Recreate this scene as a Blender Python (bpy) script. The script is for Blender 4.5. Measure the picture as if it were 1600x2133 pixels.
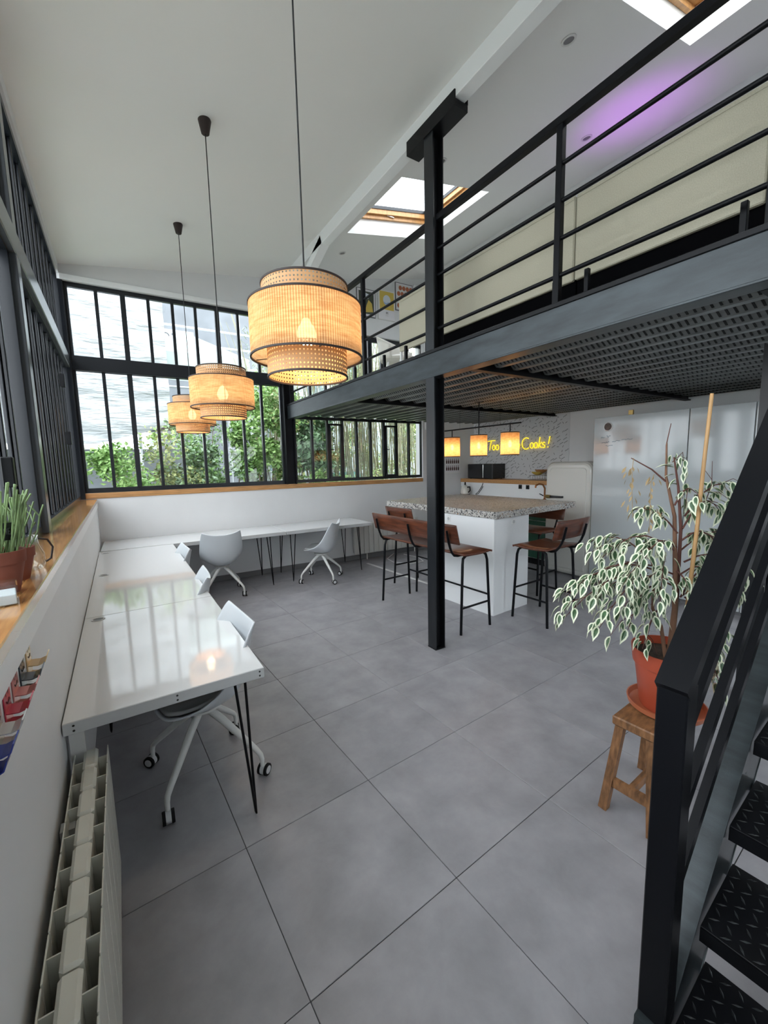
import bpy, math, random
from mathutils import Vector, Matrix
for o in list(bpy.data.objects): bpy.data.objects.remove(o)
random.seed(7)
S = bpy.context.scene
COL = S.collection
R = math.radians
PI = math.pi

# ------------------------------------------------------------------ camera
F_PX, YAW, PITCH, ROLL, CAMH = 853.626, 0.571516, -0.120144, -0.0216804, 1.556
fw = Vector((math.sin(YAW)*math.cos(PITCH), math.cos(YAW)*math.cos(PITCH), math.sin(PITCH)))
rt = Vector((math.cos(YAW), -math.sin(YAW), 0)); up = rt.cross(fw)
r2 = rt*math.cos(ROLL) + up*math.sin(ROLL); u2 = -rt*math.sin(ROLL) + up*math.cos(ROLL)
cam_data = bpy.data.cameras.new('camera'); cam = bpy.data.objects.new('camera', cam_data); COL.objects.link(cam)
cam.matrix_world = Matrix(((r2.x, u2.x, -fw.x, 0), (r2.y, u2.y, -fw.y, 0), (r2.z, u2.z, -fw.z, CAMH), (0, 0, 0, 1)))
cam_data.sensor_fit = 'HORIZONTAL'; cam_data.sensor_width = 36.0; cam_data.lens = F_PX*36.0/1600.0
cam_data.clip_start = 0.02; cam_data.clip_end = 200
S.camera = cam
# ------------------------------------------------------------------ sky, exposure
wd = bpy.data.worlds.new('overcast_sky'); S.world = wd; wd.use_nodes = True
bg = wd.node_tree.nodes['Background']; bg.inputs[0].default_value = (0.885, 0.935, 1.0, 1); bg.inputs[1].default_value = 2.75
S.view_settings.view_transform = 'Standard'; S.view_settings.look = 'None'
S.view_settings.exposure = 1.33; S.view_settings.gamma = 1.0; S.view_settings.use_curve_mapping = False

# ------------------------------------------------------------------ materials
def mat(name, col, rough=0.5, metal=0.0, spec=0.5, noise=None, bump=None, coat=0.0):
    m = bpy.data.materials.new(name); m.use_nodes = True
    nt = m.node_tree; N = nt.nodes; L = nt.links; b = N['Principled BSDF']
    b.inputs['Base Color'].default_value = (*col, 1); b.inputs['Roughness'].default_value = rough
    b.inputs['Metallic'].default_value = metal; b.inputs['Specular IOR Level'].default_value = spec
    if coat: b.inputs['Coat Weight'].default_value = coat; b.inputs['Coat Roughness'].default_value = 0.06
    if noise or bump:
        tc = N.new('ShaderNodeTexCoord'); mp = N.new('ShaderNodeMapping'); L.new(tc.outputs['Object'], mp.inputs[0])
        m['mp'] = mp.name
    if noise:      # (scale, strength, detail, (sx,sy,sz))
        sc, st, det, s3 = noise
        mp.inputs['Scale'].default_value = s3
        n = N.new('ShaderNodeTexNoise'); n.inputs['Scale'].default_value = sc; n.inputs['Detail'].default_value = det
        L.new(mp.outputs[0], n.inputs['Vector'])
        r = N.new('ShaderNodeValToRGB'); L.new(n.outputs[0], r.inputs[0])
        r.color_ramp.elements[0].position = 0.3; r.color_ramp.elements[1].position = 0.7
        r.color_ramp.elements[0].color = (*[c*(1-st) for c in col], 1); r.color_ramp.elements[1].color = (*[min(1, c*(1+st)) for c in col], 1)
        L.new(r.outputs[0], b.inputs['Base Color'])
    if bump:       # (scale, strength)
        n2 = N.new('ShaderNodeTexNoise'); n2.inputs['Scale'].default_value = bump[0]; n2.inputs['Detail'].default_value = 4
        L.new(mp.outputs[0], n2.inputs['Vector'])
        bp = N.new('ShaderNodeBump'); bp.inputs['Strength'].default_value = bump[1]; bp.inputs['Distance'].default_value = 0.01
        L.new(n2.outputs[0], bp.inputs['Height']); L.new(bp.outputs[0], b.inputs['Normal'])
    return m

def emis(name, col, strength):
    m = bpy.data.materials.new(name); m.use_nodes = True; nt = m.node_tree; b = nt.nodes['Principled BSDF']
    b.inputs['Base Color'].default_value = (*col, 1); b.inputs['Emission Color'].default_value = (*col, 1); b.inputs['Emission Strength'].default_value = strength
    return m

M = {}
M['wall'] = mat('white_paint', (0.68, 0.69, 0.695), 0.55, noise=(3, 0.02, 3, (1, 1, 1)))
M['ceil'] = mat('ceiling_paint', (0.80, 0.805, 0.785), 0.8)
M['trim'] = mat('white_trim_paint', (0.76, 0.775, 0.78), 0.4)
M['skirt'] = mat('grey_skirting', (0.16, 0.16, 0.165), 0.5)
M['black'] = mat('black_steel', (0.005, 0.0055, 0.007), 0.4, spec=0.2, noise=(9, 0.25, 4, (1, 1, 1)))
M['frame'] = mat('dark_window_steel', (0.008, 0.010, 0.014), 0.27)
M['beam'] = mat('blue_black_steel', (0.030, 0.038, 0.042), 0.30, metal=0.35, noise=(6, 0.35, 6, (6, 0.7, 3)), bump=(160, 0.06))
M['rail'] = mat('satin_black_steel', (0.004, 0.0045, 0.006), 0.4, spec=0.16)
M['galv'] = mat('galvanised_steel', (0.20, 0.215, 0.21), 0.36, metal=0.75, noise=(25, 0.18, 5, (1, 0.3, 1)))
M['slot'] = mat('dark_slot', (0.02, 0.022, 0.022), 0.7)  # near-black stands for shade in the deck embossing; also colours screw heads
M['felt'] = mat('matt_black_felt', (0.0025, 0.0025, 0.003), 0.95, spec=0.02)
M['deckfloor'] = mat('pale_deck_floor', (0.55, 0.53, 0.49), 0.6)  # unseen floor, made pale to bounce skylight up to the ceiling
M['oak'] = mat('oak', (0.46, 0.235, 0.085), 0.16, noise=(5, 0.30, 8, (14, 1.2, 14)), coat=0.7)
M['oakx'] = mat('oak_long', (0.44, 0.225, 0.085), 0.4, noise=(5, 0.28, 8, (1.2, 14, 14)))
M['pine'] = mat('varnished_pine', (0.52, 0.27, 0.10), 0.35, noise=(4, 0.2, 6, (8, 8, 2)))
M['rose'] = mat('rosewood', (0.105, 0.032, 0.015), 0.28, noise=(4, 0.55, 8, (1.5, 12, 12)))
M['stoolwood'] = mat('worn_teak', (0.21, 0.10, 0.042), 0.5, noise=(6, 0.5, 8, (3, 10, 3)))
M['cream'] = mat('cream_fabric', (0.42, 0.395, 0.305), 0.9, noise=(220, 0.10, 3, (1, 1, 1)), bump=(400, 0.15))
M['gloss'] = mat('glossy_white_laminate', (0.70, 0.715, 0.72), 0.06, spec=0.55, coat=0.25)
M['deskedge'] = mat('desk_edge_white', (0.48, 0.49, 0.49), 0.35)
M['board'] = mat('whiteboard_lacquer', (0.50, 0.54, 0.55), 0.10, spec=0.5, coat=0.2)
M['cabgrey'] = mat('white_carcass', (0.66, 0.66, 0.64), 0.5)
M['fridge'] = mat('cream_enamel', (0.60, 0.60, 0.56), 0.18, coat=0.4)
M['chrome'] = mat('chrome', (0.75, 0.74, 0.72), 0.12, metal=1.0)
M['shell'] = mat('pale_grey_plastic', (0.62, 0.66, 0.69), 0.35)
M['pad'] = mat('grey_seat_pad', (0.35, 0.36, 0.36), 0.6)
M['legwhite'] = mat('white_powder_coat', (0.66, 0.67, 0.65), 0.4)
M['rubber'] = mat('black_rubber', (0.010, 0.010, 0.011), 0.7, spec=0.15)
M['wheel'] = mat('grey_wheel_cap', (0.55, 0.56, 0.57), 0.4)
M['radiator'] = mat('cream_radiator_enamel', (0.62, 0.62, 0.55), 0.3)
M['radwhite'] = mat('white_radiator_enamel', (0.60, 0.60, 0.57), 0.35)
M['terra'] = mat('terracotta', (0.20, 0.055, 0.03), 0.7, noise=(8, 0.18, 4, (1, 1, 1)))
M['orangepot'] = mat('orange_plastic_pot', (0.42, 0.075, 0.035), 0.4, noise=(4, 0.10, 3, (1, 1, 1)))
M['saucer'] = mat('terracotta_plastic_saucer', (0.43, 0.13, 0.06), 0.45)
M['soil'] = mat('soil', (0.035, 0.022, 0.014), 0.95, noise=(40, 0.6, 4, (1, 1, 1)), bump=(60, 0.8))
M['bark'] = mat('ficus_bark', (0.17, 0.085, 0.05), 0.75, noise=(30, 0.3, 4, (1, 1, 0.3)))
M['twig'] = mat('reddish_twig', (0.11, 0.04, 0.03), 0.7)
M['cane'] = mat('bamboo_cane', (0.50, 0.29, 0.12), 0.5, noise=(10, 0.15, 4, (1, 1, 0.4)))
M['leafg'] = mat('ficus_leaf_green', (0.05, 0.11, 0.045), 0.4, noise=(40, 0.35, 2, (1, 1, 1)))
M['leafw'] = mat('ficus_leaf_margin', (0.70, 0.74, 0.56), 0.45)
M['leafd'] = mat('dry_leaf', (0.34, 0.24, 0.12), 0.8)
M['succ'] = mat('succulent_green', (0.17, 0.26, 0.10), 0.5, noise=(30, 0.3, 3, (1, 1, 1)))
M['chalk'] = mat('slate_tag', (0.012, 0.014, 0.018), 0.5)
M['chalkw'] = mat('chalk', (0.22, 0.24, 0.26), 0.9)
M['green'] = mat('green_cabinet_front', (0.012, 0.085, 0.048), 0.4)
M['blackgloss'] = mat('black_appliance', (0.012, 0.012, 0.014), 0.2)
M['kettle'] = mat('cream_kettle', (0.66, 0.64, 0.58), 0.3)
M['copper'] = mat('copper', (0.45, 0.20, 0.09), 0.3, metal=1.0)
M['brass'] = mat('brass', (0.45, 0.33, 0.13), 0.35, metal=0.9)
M['ink'] = mat('wallpaper_ink', (0.05, 0.055, 0.06), 0.8)
M['paper'] = mat('wallpaper_grey', (0.60, 0.61, 0.62), 0.8)
M['blueink'] = mat('blue_marker', (0.12, 0.22, 0.33), 0.6)
M['white'] = mat('plain_white', (0.75, 0.75, 0.74), 0.5)
M['posterwhite'] = mat('poster_white', (0.72, 0.71, 0.74), 0.6)
M['posteryel'] = mat('poster_yellow', (0.62, 0.46, 0.10), 0.6)
M['posterblue'] = mat('poster_blue', (0.30, 0.42, 0.62), 0.6)
M['posterpale'] = mat('poster_pale_blue', (0.62, 0.68, 0.74), 0.6)
M['posterdark'] = mat('poster_dark_green', (0.055, 0.07, 0.05), 0.6)
M['posterbrown'] = mat('poster_orange_brown', (0.42, 0.13, 0.06), 0.6)
M['bottle'] = mat('printed_bottles', (0.06, 0.02, 0.02), 0.6)
M['cupdark'] = mat('round_magnet_brown', (0.07, 0.045, 0.035), 0.4, noise=(30, 0.5, 3, (1, 1, 1)))
M['shoji'] = None
for k, c in (('h_gold', (0.62, 0.42, 0.20)), ('h_black', (0.05, 0.065, 0.085)), ('h_pink', (0.60, 0.22, 0.20)), ('h_red', (0.48, 0.03, 0.06)), ('h_silver', (0.60, 0.60, 0.58)), ('h_blue', (0.03, 0.05, 0.30))):
    M[k] = mat('hook_'+k[2:], c, 0.25, metal=0.35)
M['slot2'] = mat('engraved_face', (0.03, 0.02, 0.02), 0.6)
# exterior
M['tarp'] = mat('white_tarpaulin', (0.385, 0.405, 0.42), 0.6, noise=(3.2, 0.08, 8, (0.5, 1, 3.2)), bump=(6, 0.8))
next(n for n in M['tarp'].node_tree.nodes if n.type == 'BUMP').inputs['Distance'].default_value = 0.08
M['extgrey'] = mat('grey_render', (0.167, 0.181, 0.196), 0.8, noise=(2, 0.15, 4, (1, 1, 1)))
M['extpale'] = mat('pale_facade', (0.290, 0.326, 0.326), 0.8, noise=(2, 0.10, 3, (1, 1, 1)))
M['extglass'] = mat('facade_window', (0.131, 0.189, 0.203), 0.2)
M['extwhite'] = mat('white_metal_rail', (0.522, 0.551, 0.580), 0.5)
M['tent'] = mat('white_canvas', (0.377, 0.435, 0.420), 0.8)
M['roofd'] = mat('dark_slate_roof', (0.07, 0.075, 0.08), 0.8)
M['ground'] = mat('garden_ground', (0.30, 0.31, 0.29), 0.9, noise=(3, 0.3, 5, (1, 1, 1)))
for i, c in enumerate(((0.17, 0.31, 0.085), (0.26, 0.41, 0.13), (0.11, 0.21, 0.10), (0.39, 0.43, 0.18), (0.23, 0.34, 0.20))):
    M['lf%d' % i] = mat('garden_leaf_%d' % i, c, 0.5, noise=(1.5, 0.35, 3, (1, 1, 1)))
M['stem'] = mat('garden_stem', (0.203, 0.145, 0.094), 0.8)
M['bamb'] = mat('live_bamboo', (0.246, 0.239, 0.145), 0.5, noise=(3, 0.3, 4, (4, 4, 0.4)))
M['teal'] = mat('teal_tarp', (0.102, 0.334, 0.290), 0.6)
M['umb'] = mat('grey_parasol', (0.392, 0.392, 0.377), 0.8)

def floor_mat():
    m = bpy.data.materials.new('grey_stoneware'); m.use_nodes = True; nt = m.node_tree; N = nt.nodes; L = nt.links; b = N['Principled BSDF']
    tc = N.new('ShaderNodeTexCoord'); oi = N.new('ShaderNodeObjectInfo'); va = N.new('ShaderNodeVectorMath'); va.operation = 'ADD'
    ml = N.new('ShaderNodeMath'); ml.operation = 'MULTIPLY'; ml.inputs[1].default_value = 60
    L.new(oi.outputs['Random'], ml.inputs[0]); L.new(tc.outputs['Object'], va.inputs[0]); L.new(ml.outputs[0], va.inputs[1])
    n = N.new('ShaderNodeTexNoise'); n.inputs['Scale'].default_value = 4.5; n.inputs['Detail'].default_value = 9; n.inputs['Roughness'].default_value = 0.62; n.inputs['Distortion'].default_value = 0.15
    L.new(va.outputs[0], n.inputs['Vector'])
    r = N.new('ShaderNodeValToRGB'); L.new(n.outputs[0], r.inputs[0]); e = r.color_ramp.elements
    e[0].position = 0.28; e[0].color = (0.235, 0.230, 0.245, 1); e[1].position = 0.72; e[1].color = (0.355, 0.350, 0.368, 1)
    L.new(r.outputs[0], b.inputs['Base Color'])
    n2 = N.new('ShaderNodeTexNoise'); n2.inputs['Scale'].default_value = 14; n2.inputs['Detail'].default_value = 6; L.new(va.outputs[0], n2.inputs['Vector'])
    mr = N.new('ShaderNodeMapRange'); mr.inputs[3].default_value = 0.30; mr.inputs[4].default_value = 0.48; L.new(n2.outputs[0], mr.inputs[0]); L.new(mr.outputs[0], b.inputs['Roughness'])
    return m
M['tile'] = floor_mat(); M['grout'] = mat('dark_grout', (0.055, 0.055, 0.058), 0.9)

def terrazzo():
    m = bpy.data.materials.new('terrazzo'); m.use_nodes = True; nt = m.node_tree; N = nt.nodes; L = nt.links; b = N['Principled BSDF']
    tc = N.new('ShaderNodeTexCoord'); prev = None
    base = (0.52, 0.505, 0.475, 1)
    for i, (sc, th, off) in enumerate(((34, 0.36, 0), (58, 0.36, 5.3), (100, 0.36, 11.7))):
        mp = N.new('ShaderNodeMapping'); mp.inputs['Location'].default_value = (off, off, off); L.new(tc.outputs['Object'], mp.inputs[0])
        v = N.new('ShaderNodeTexVoronoi'); v.inputs['Scale'].default_value = sc; L.new(mp.outputs[0], v.inputs['Vector'])
        lt = N.new('ShaderNodeMath'); lt.operation = 'LESS_THAN'; lt.inputs[1].default_value = th; L.new(v.outputs['Distance'], lt.inputs[0])
        sx = N.new('ShaderNodeSeparateColor'); L.new(v.outputs['Color'], sx.inputs[0])
        r = N.new('ShaderNodeValToRGB'); r.color_ramp.interpolation = 'CONSTANT'; L.new(sx.outputs[0], r.inputs[0])
        e = r.color_ramp.elements; e[0].color = (0.03, 0.032, 0.035, 1); e[1].position = 0.35; e[1].color = (0.20, 0.19, 0.18, 1)
        for p, c in ((0.55, (0.30, 0.17, 0.09, 1)), (0.72, (0.45, 0.42, 0.38, 1)), (0.86, base)):
            x = e.new(p); x.color = c
        mx = N.new('ShaderNodeMix'); mx.data_type = 'RGBA'
        L.new(lt.outputs[0], mx.inputs[0]); L.new(r.outputs[0], mx.inputs[7])
        if prev: L.new(prev, mx.inputs[6])
        else: mx.inputs[6].default_value = base
        prev = mx.outputs[2]
    L.new(prev, b.inputs['Base Color']); b.inputs['Roughness'].default_value = 0.3
    return m
M['terrazzo'] = terrazzo()

def glass_mat(name, tint, ior=1.5):
    m = bpy.data.materials.new(name); m.use_nodes = True; nt = m.node_tree; N = nt.nodes; L = nt.links
    N.remove(N['Principled BSDF']); out = N['Material Output']
    t = N.new('ShaderNodeBsdfTransparent'); t.inputs[0].default_value = (*tint, 1)
    g = N.new('ShaderNodeBsdfGlossy'); g.inputs['Roughness'].default_value = 0.02; g.inputs[0].default_value = (1, 1, 1, 1)
    lw_ = N.new('ShaderNodeLayerWeight'); pw = N.new('ShaderNodeMath'); pw.operation = 'POWER'; pw.inputs[1].default_value = 4.5; L.new(lw_.outputs['Facing'], pw.inputs[0])
    fr = N.new('ShaderNodeMapRange'); f0 = ((ior-1)/(ior+1))**2*1.8; fr.inputs[3].default_value = f0; fr.inputs[4].default_value = 0.9; L.new(pw.outputs[0], fr.inputs[0])
    mx = N.new('ShaderNodeMixShader'); L.new(fr.outputs[0], mx.inputs[0]); L.new(t.outputs[0], mx.inputs[1]); L.new(g.outputs[0], mx.inputs[2]); L.new(mx.outputs[0], out.inputs[0])
    return m
M['glass'] = glass_mat('window_glass', (0.95, 0.97, 0.96), 1.35); M['jar'] = glass_mat('clear_glass', (0.90, 0.92, 0.90), 1.5)

def shade_mat(name, col, trans, lines, col2):
    m = bpy.data.materials.new(name); m.use_nodes = True; nt = m.node_tree; N = nt.nodes; L = nt.links
    N.remove(N['Principled BSDF']); out = N['Material Output']
    uv = N.new('ShaderNodeTexCoord'); mp = N.new('ShaderNodeMapping'); L.new(uv.outputs['UV'], mp.inputs[0])
    n = N.new('ShaderNodeTexNoise'); n.inputs['Scale'].default_value = 1.0; n.inputs['Detail'].default_value = 6; n.inputs['Roughness'].default_value = 0.7
    mp.inputs['Scale'].default_value = (14, 34, 1); L.new(mp.outputs[0], n.inputs['Vector'])
    w = N.new('ShaderNodeTexWave'); w.inputs['Scale'].default_value = lines; w.inputs['Distortion'].default_value = 0.4; w.inputs['Detail'].default_value = 2; w.bands_direction = 'X'
    L.new(uv.outputs['UV'], w.inputs['Vector'])
    a = N.new('ShaderNodeMath'); a.operation = 'MULTIPLY'; L.new(n.outputs[0], a.inputs[0])
    mr = N.new('ShaderNodeMapRange'); mr.inputs[3].default_value = 0.62; mr.inputs[4].default_value = 1.25; L.new(w.outputs[1], mr.inputs[0]); L.new(mr.outputs[0], a.inputs[1])
    r = N.new('ShaderNodeValToRGB'); L.new(a.outputs[0], r.inputs[0]); e = r.color_ramp.elements
    e[0].position = 0.28; e[0].color = (*col2, 1); e[1].position = 0.72; e[1].color = (*col, 1)
    d = N.new('ShaderNodeBsdfDiffuse'); t = N.new('ShaderNodeBsdfTranslucent'); L.new(r.outputs[0], d.inputs[0]); L.new(r.outputs[0], t.inputs[0])
    mx = N.new('ShaderNodeMixShader'); mx.inputs[0].default_value = trans; L.new(d.outputs[0], mx.inputs[1]); L.new(t.outputs[0], mx.inputs[2])
    tp_ = N.new('ShaderNodeBsdfTransparent'); mx2 = N.new('ShaderNodeMixShader'); mx2.inputs[0].default_value = 0.018; L.new(mx.outputs[0], mx2.inputs[1]); L.new(tp_.outputs[0], mx2.inputs[2]); L.new(mx2.outputs[0], out.inputs[0])
    return m
M['raffia'] = shade_mat('raffia_weave', (0.84, 0.60, 0.35), 0.5, 44, (0.42, 0.23, 0.10))
M['canew'] = mat('cane_webbing', (0.55, 0.31, 0.14), 0.6)
M['canvas'] = shade_mat('jute_shade', (0.86, 0.55, 0.26), 0.55, 12, (0.52, 0.27, 0.10))
M['band'] = mat('dark_brown_edging', (0.022, 0.012, 0.01), 0.6)
M['bulb'] = emis('warm_bulb', (1.0, 0.72, 0.40), 16)
M['bulbs'] = emis('warm_bulb_small', (1.0, 0.74, 0.42), 16)
M['neon'] = emis('yellow_neon', (1.0, 0.72, 0.02), 0.55)
M['purple'] = emis('purple_led', (0.62, 0.12, 1.0), 8)
M['cord'] = mat('black_cord', (0.01, 0.01, 0.011), 0.6)

# ------------------------------------------------------------------ mesh builder
class MB:
    def __init__(s): s.v = []; s.f = []; s.m = []; s.uv = None
    def add(s, vs, fs, mi=0):
        o = len(s.v); s.v += [tuple(v) for v in vs]
        for f in fs: s.f.append([o+i for i in f]); s.m.append(mi)
        return s
    def box(s, a, b, mi=0, bev=0.0):
        x0, y0, z0 = a; x1, y1, z1 = b
        if bev <= 0:
            vs = [(x0,y0,z0),(x1,y0,z0),(x1,y1,z0),(x0,y1,z0),(x0,y0,z1),(x1,y0,z1),(x1,y1,z1),(x0,y1,z1)]
            return s.add(vs, [(0,3,2,1),(4,5,6,7),(0,1,5,4),(1,2,6,5),(2,3,7,6),(3,0,4,7)], mi)
        g = min(bev, (x1-x0)/2.01, (y1-y0)/2.01, (z1-z0)/2.01)
        vs = []; idx = {}
        for ix, X in enumerate((x0, x1)):
            for iy, Y in enumerate((y0, y1)):
                for iz, Z in enumerate((z0, z1)):
                    sx = g if ix == 0 else -g; sy = g if iy == 0 else -g; sz = g if iz == 0 else -g
                    idx[ix,iy,iz] = len(vs); vs += [(X, Y+sy, Z+sz), (X+sx, Y, Z+sz), (X+sx, Y+sy, Z)]
        i = lambda a_, b_, c_, k: idx[a_, b_, c_]+k
        fs = [(i(0,0,0,0),i(0,0,1,0),i(0,1,1,0),i(0,1,0,0)), (i(1,0,0,0),i(1,1,0,0),i(1,1,1,0),i(1,0,1,0)),
              (i(0,0,0,1),i(1,0,0,1),i(1,0,1,1),i(0,0,1,1)), (i(0,1,0,1),i(0,1,1,1),i(1,1,1,1),i(1,1,0,1)),
              (i(0,0,0,2),i(0,1,0,2),i(1,1,0,2),i(1,0,0,2)), (i(0,0,1,2),i(1,0,1,2),i(1,1,1,2),i(0,1,1,2))]
        for p in (0, 1):
            for q in (0, 1):
                fs.append((i(p,q,0,0),i(p,q,1,0),i(p,q,1,1),i(p,q,0,1)))
                fs.append((i(p,0,q,0),i(p,1,q,0),i(p,1,q,2),i(p,0,q,2)))
                fs.append((i(0,p,q,1),i(1,p,q,1),i(1,p,q,2),i(0,p,q,2)))
                for w in (0, 1): fs.append((i(p,q,w,0),i(p,q,w,1),i(p,q,w,2)))
        return s.add(vs, fs, mi)
    def tube(s, pts, r, n=8, mi=0, cap=True):
        pts = [Vector(p) for p in pts]; rs = r if isinstance(r, (list, tuple)) else [r]*len(pts)
        rings = []; prev = None; vs = []
        for k, p in enumerate(pts):
            if k == 0: t = pts[1]-pts[0]
            elif k == len(pts)-1: t = pts[-1]-pts[-2]
            else: t = (pts[k+1]-p).normalized() + (p-pts[k-1]).normalized()
            t = t.normalized() if t.length > 1e-9 else Vector((0, 0, 1))
            if prev is None:
                a = Vector((0, 0, 1)) if abs(t.z) < 0.9 else Vector((1, 0, 0))
                u = t.cross(a).normalized()
            else:
                u = (prev - t*prev.dot(t)); u = u.normalized() if u.length > 1e-6 else t.orthogonal().normalized()
            prev = u; w = t.cross(u)
            vs += [p + (u*math.cos(2*PI*j/n) + w*math.sin(2*PI*j/n))*rs[k] for j in range(n)]
        fs = []
        for k in range(len(pts)-1):
            for j in range(n):
                a = k*n+j; b = k*n+(j+1) % n; fs.append((a, b, b+n, a+n))
        if cap: fs.append(tuple(range(n-1, -1, -1))); fs.append(tuple(range((len(pts)-1)*n, len(pts)*n)))
        return s.add(vs, fs, mi)
    def lathe(s, prof, n=24, c=(0, 0, 0), mi=0, cap0=False, cap1=False):
        vs = []
        for (r, z) in prof: vs += [(c[0]+r*math.cos(2*PI*j/n), c[1]+r*math.sin(2*PI*j/n), c[2]+z) for j in range(n)]
        fs = []
        for k in range(len(prof)-1):
            for j in range(n): a = k*n+j; b = k*n+(j+1) % n; fs.append((a, b, b+n, a+n))
        if cap0: fs.append(tuple(range(n-1, -1, -1)))
        if cap1: fs.append(tuple(range((len(prof)-1)*n, len(prof)*n)))
        return s.add(vs, fs, mi)
    def cyl(s, p0, p1, r, n=12, mi=0): return s.tube([p0, p1], r, n, mi)
    def prism(s, poly, z0, z1, mi=0):
        n = len(poly); vs = [(x, y, z0) for x, y in poly] + [(x, y, z1) for x, y in poly]
        fs = [tuple(range(n-1, -1, -1)), tuple(range(n, 2*n))] + [(i, (i+1) % n, n+(i+1) % n, n+i) for i in range(n)]
        return s.add(vs, fs, mi)
    def obox(s, p0, p1, w, h, mi=0, upv=(0, 0, 1)):
        """bar of width w (sideways) and height h (along up) from p0 to p1"""
        p0 = Vector(p0); p1 = Vector(p1); t = (p1-p0).normalized(); sd = t.cross(Vector(upv)).normalized(); u = sd.cross(t)
        vs = []
        for p in (p0, p1):
            for a, b in ((-1, -1), (1, -1), (1, 1), (-1, 1)): vs.append(p + sd*(a*w/2) + u*(b*h/2))
        return s.add(vs, [(0,1,2,3),(7,6,5,4),(0,4,5,1),(1,5,6,2),(2,6,7,3),(3,7,4,0)], mi)
    def grid(s, fn, nu, nv, mi=0, closed=False):
        vs = [fn(i/(nu-1), j/(nv-1)) for j in range(nv) for i in range(nu)]
        fs = [(j*nu+i, j*nu+i+1, (j+1)*nu+i+1, (j+1)*nu+i) for j in range(nv-1) for i in range(nu-1)]
        return s.add(vs, fs, mi)
    def mesh(s, name, mats, smooth=None):
        me = bpy.data.meshes.new(name); me.from_pydata(s.v, [], s.f)
        for m in (mats if isinstance(mats, (list, tuple)) else [mats]): me.materials.append(m)
        me.polygons.foreach_set('material_index', s.m)
        if smooth is not None:
            me.polygons.foreach_set('use_smooth', [True]*len(me.polygons)); me.set_sharp_from_angle(angle=R(smooth))
        me.update(); me.validate(); return me
    def obj(s, name, mats, parent=None, smooth=None, loc=None, rotz=0, kind=None, label=None):
        return mk(name, s.mesh(name, mats, smooth), parent, loc, rotz, kind, label)

def mk(name, me, parent=None, loc=None, rotz=0, kind=None, label=None):
    o = bpy.data.objects.new(name, me); COL.objects.link(o)
    if parent: o.parent = parent
    if loc is not None: o.location = loc
    if rotz: o.rotation_euler = (0, 0, rotz)
    if kind: o['kind'] = kind
    if label: o['label'] = label
    return o
def tag(o, label, cat, group=None):
    o['label'] = label; o['category'] = cat
    if group: o['group'] = group
    return o
def thing(name, label, cat, loc=(0, 0, 0), rotz=0, group=None):
    o = bpy.data.objects.new(name, None); o.empty_display_size = 0.1; COL.objects.link(o); o.location = loc; o.rotation_euler = (0, 0, rotz)
    return tag(o, label, cat, group)
def copy_tree(o, parent=None):
    c = o.copy(); COL.objects.link(c); c.parent = parent
    for ch in list(o.children): copy_tree(ch, c)
    return c
def dup(o, loc, rotz, label):
    c = copy_tree(o); c.location = loc; c.rotation_euler = (0, 0, rotz); c['label'] = label; return c

TA = 0.0500          # tile / island / stair angle
BA = -0.02678        # back wall angle
XL = -0.235; XW = -0.375; XR = 5.70; XU = 4.55; YN = -1.7
def yb(x): return 5.82 - 0.0268*x
def ceil_z(x): return 3.809+0.135*x if x < 2.09 else 4.091+0.2*(x-2.09)

# ================================================================== SETTING
# ---- floor: slab with one object per tile
fl = MB().box((-0.47, YN-0.1, -0.12), (XR+0.1, 5.95, -0.006)).obj('floor', M['grout'], kind='structure'); fl['label'] = 'grey stoneware tile floor with thin dark joints'
tile_me = MB().box((-0.2985, -0.2985, -0.0055), (0.2985, 0.2985, 0.0), bev=0.0012).mesh('tile', M['tile'])
T0 = Vector((0.9428, 1.0170)); tx = Vector((math.cos(TA), math.sin(TA))); ty = Vector((-math.sin(TA), math.cos(TA)))
def clip(poly, n, d):
    out = []
    for i in range(len(poly)):
        a, b = poly[i], poly[(i+1) % len(poly)]; da = a.dot(n)-d; db = b.dot(n)-d
        if da <= 0: out.append(a)
        if (da < 0) != (db < 0): out.append(a + (b-a)*(da/(da-db)))
    return out
planes = [(Vector((-1, 0)), -(XL-0.005)), (Vector((1, 0)), XR-0.005), (Vector((0, -1)), -YN), (Vector((0.0268, 1)), 5.815)]
for i in range(-4, 10):
    for j in range(-6, 10):
        c = T0 + tx*(0.6*(i+0.5)) + ty*(0.6*(j+0.5)); hs = 0.2985
        poly = [c+tx*(sx*hs)+ty*(sy*hs) for sx, sy in ((-1, -1), (1, -1), (1, 1), (-1, 1))]
        q = poly
        for n, d in planes:
            q = clip(q, n, d)
            if not q: break
        if not q: continue
        if len(q) == 4 and all((a-b).length < 1e-6 for a, b in zip(q, poly)):
            mk('tile', tile_me, fl, (c.x, c.y, 0), TA)
        else:
            loc = [((p-c).dot(tx), (p-c).dot(ty)) for p in q]
            ar = 0.5*abs(sum(loc[k][0]*loc[(k+1) % len(loc)][1]-loc[(k+1) % len(loc)][0]*loc[k][1] for k in range(len(loc))))
            if ar < 0.004: continue
            MB().prism(loc, -0.0055, 0.0).obj('tile', M['tile'], fl, loc=(c.x, c.y, 0), rotz=TA)

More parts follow.
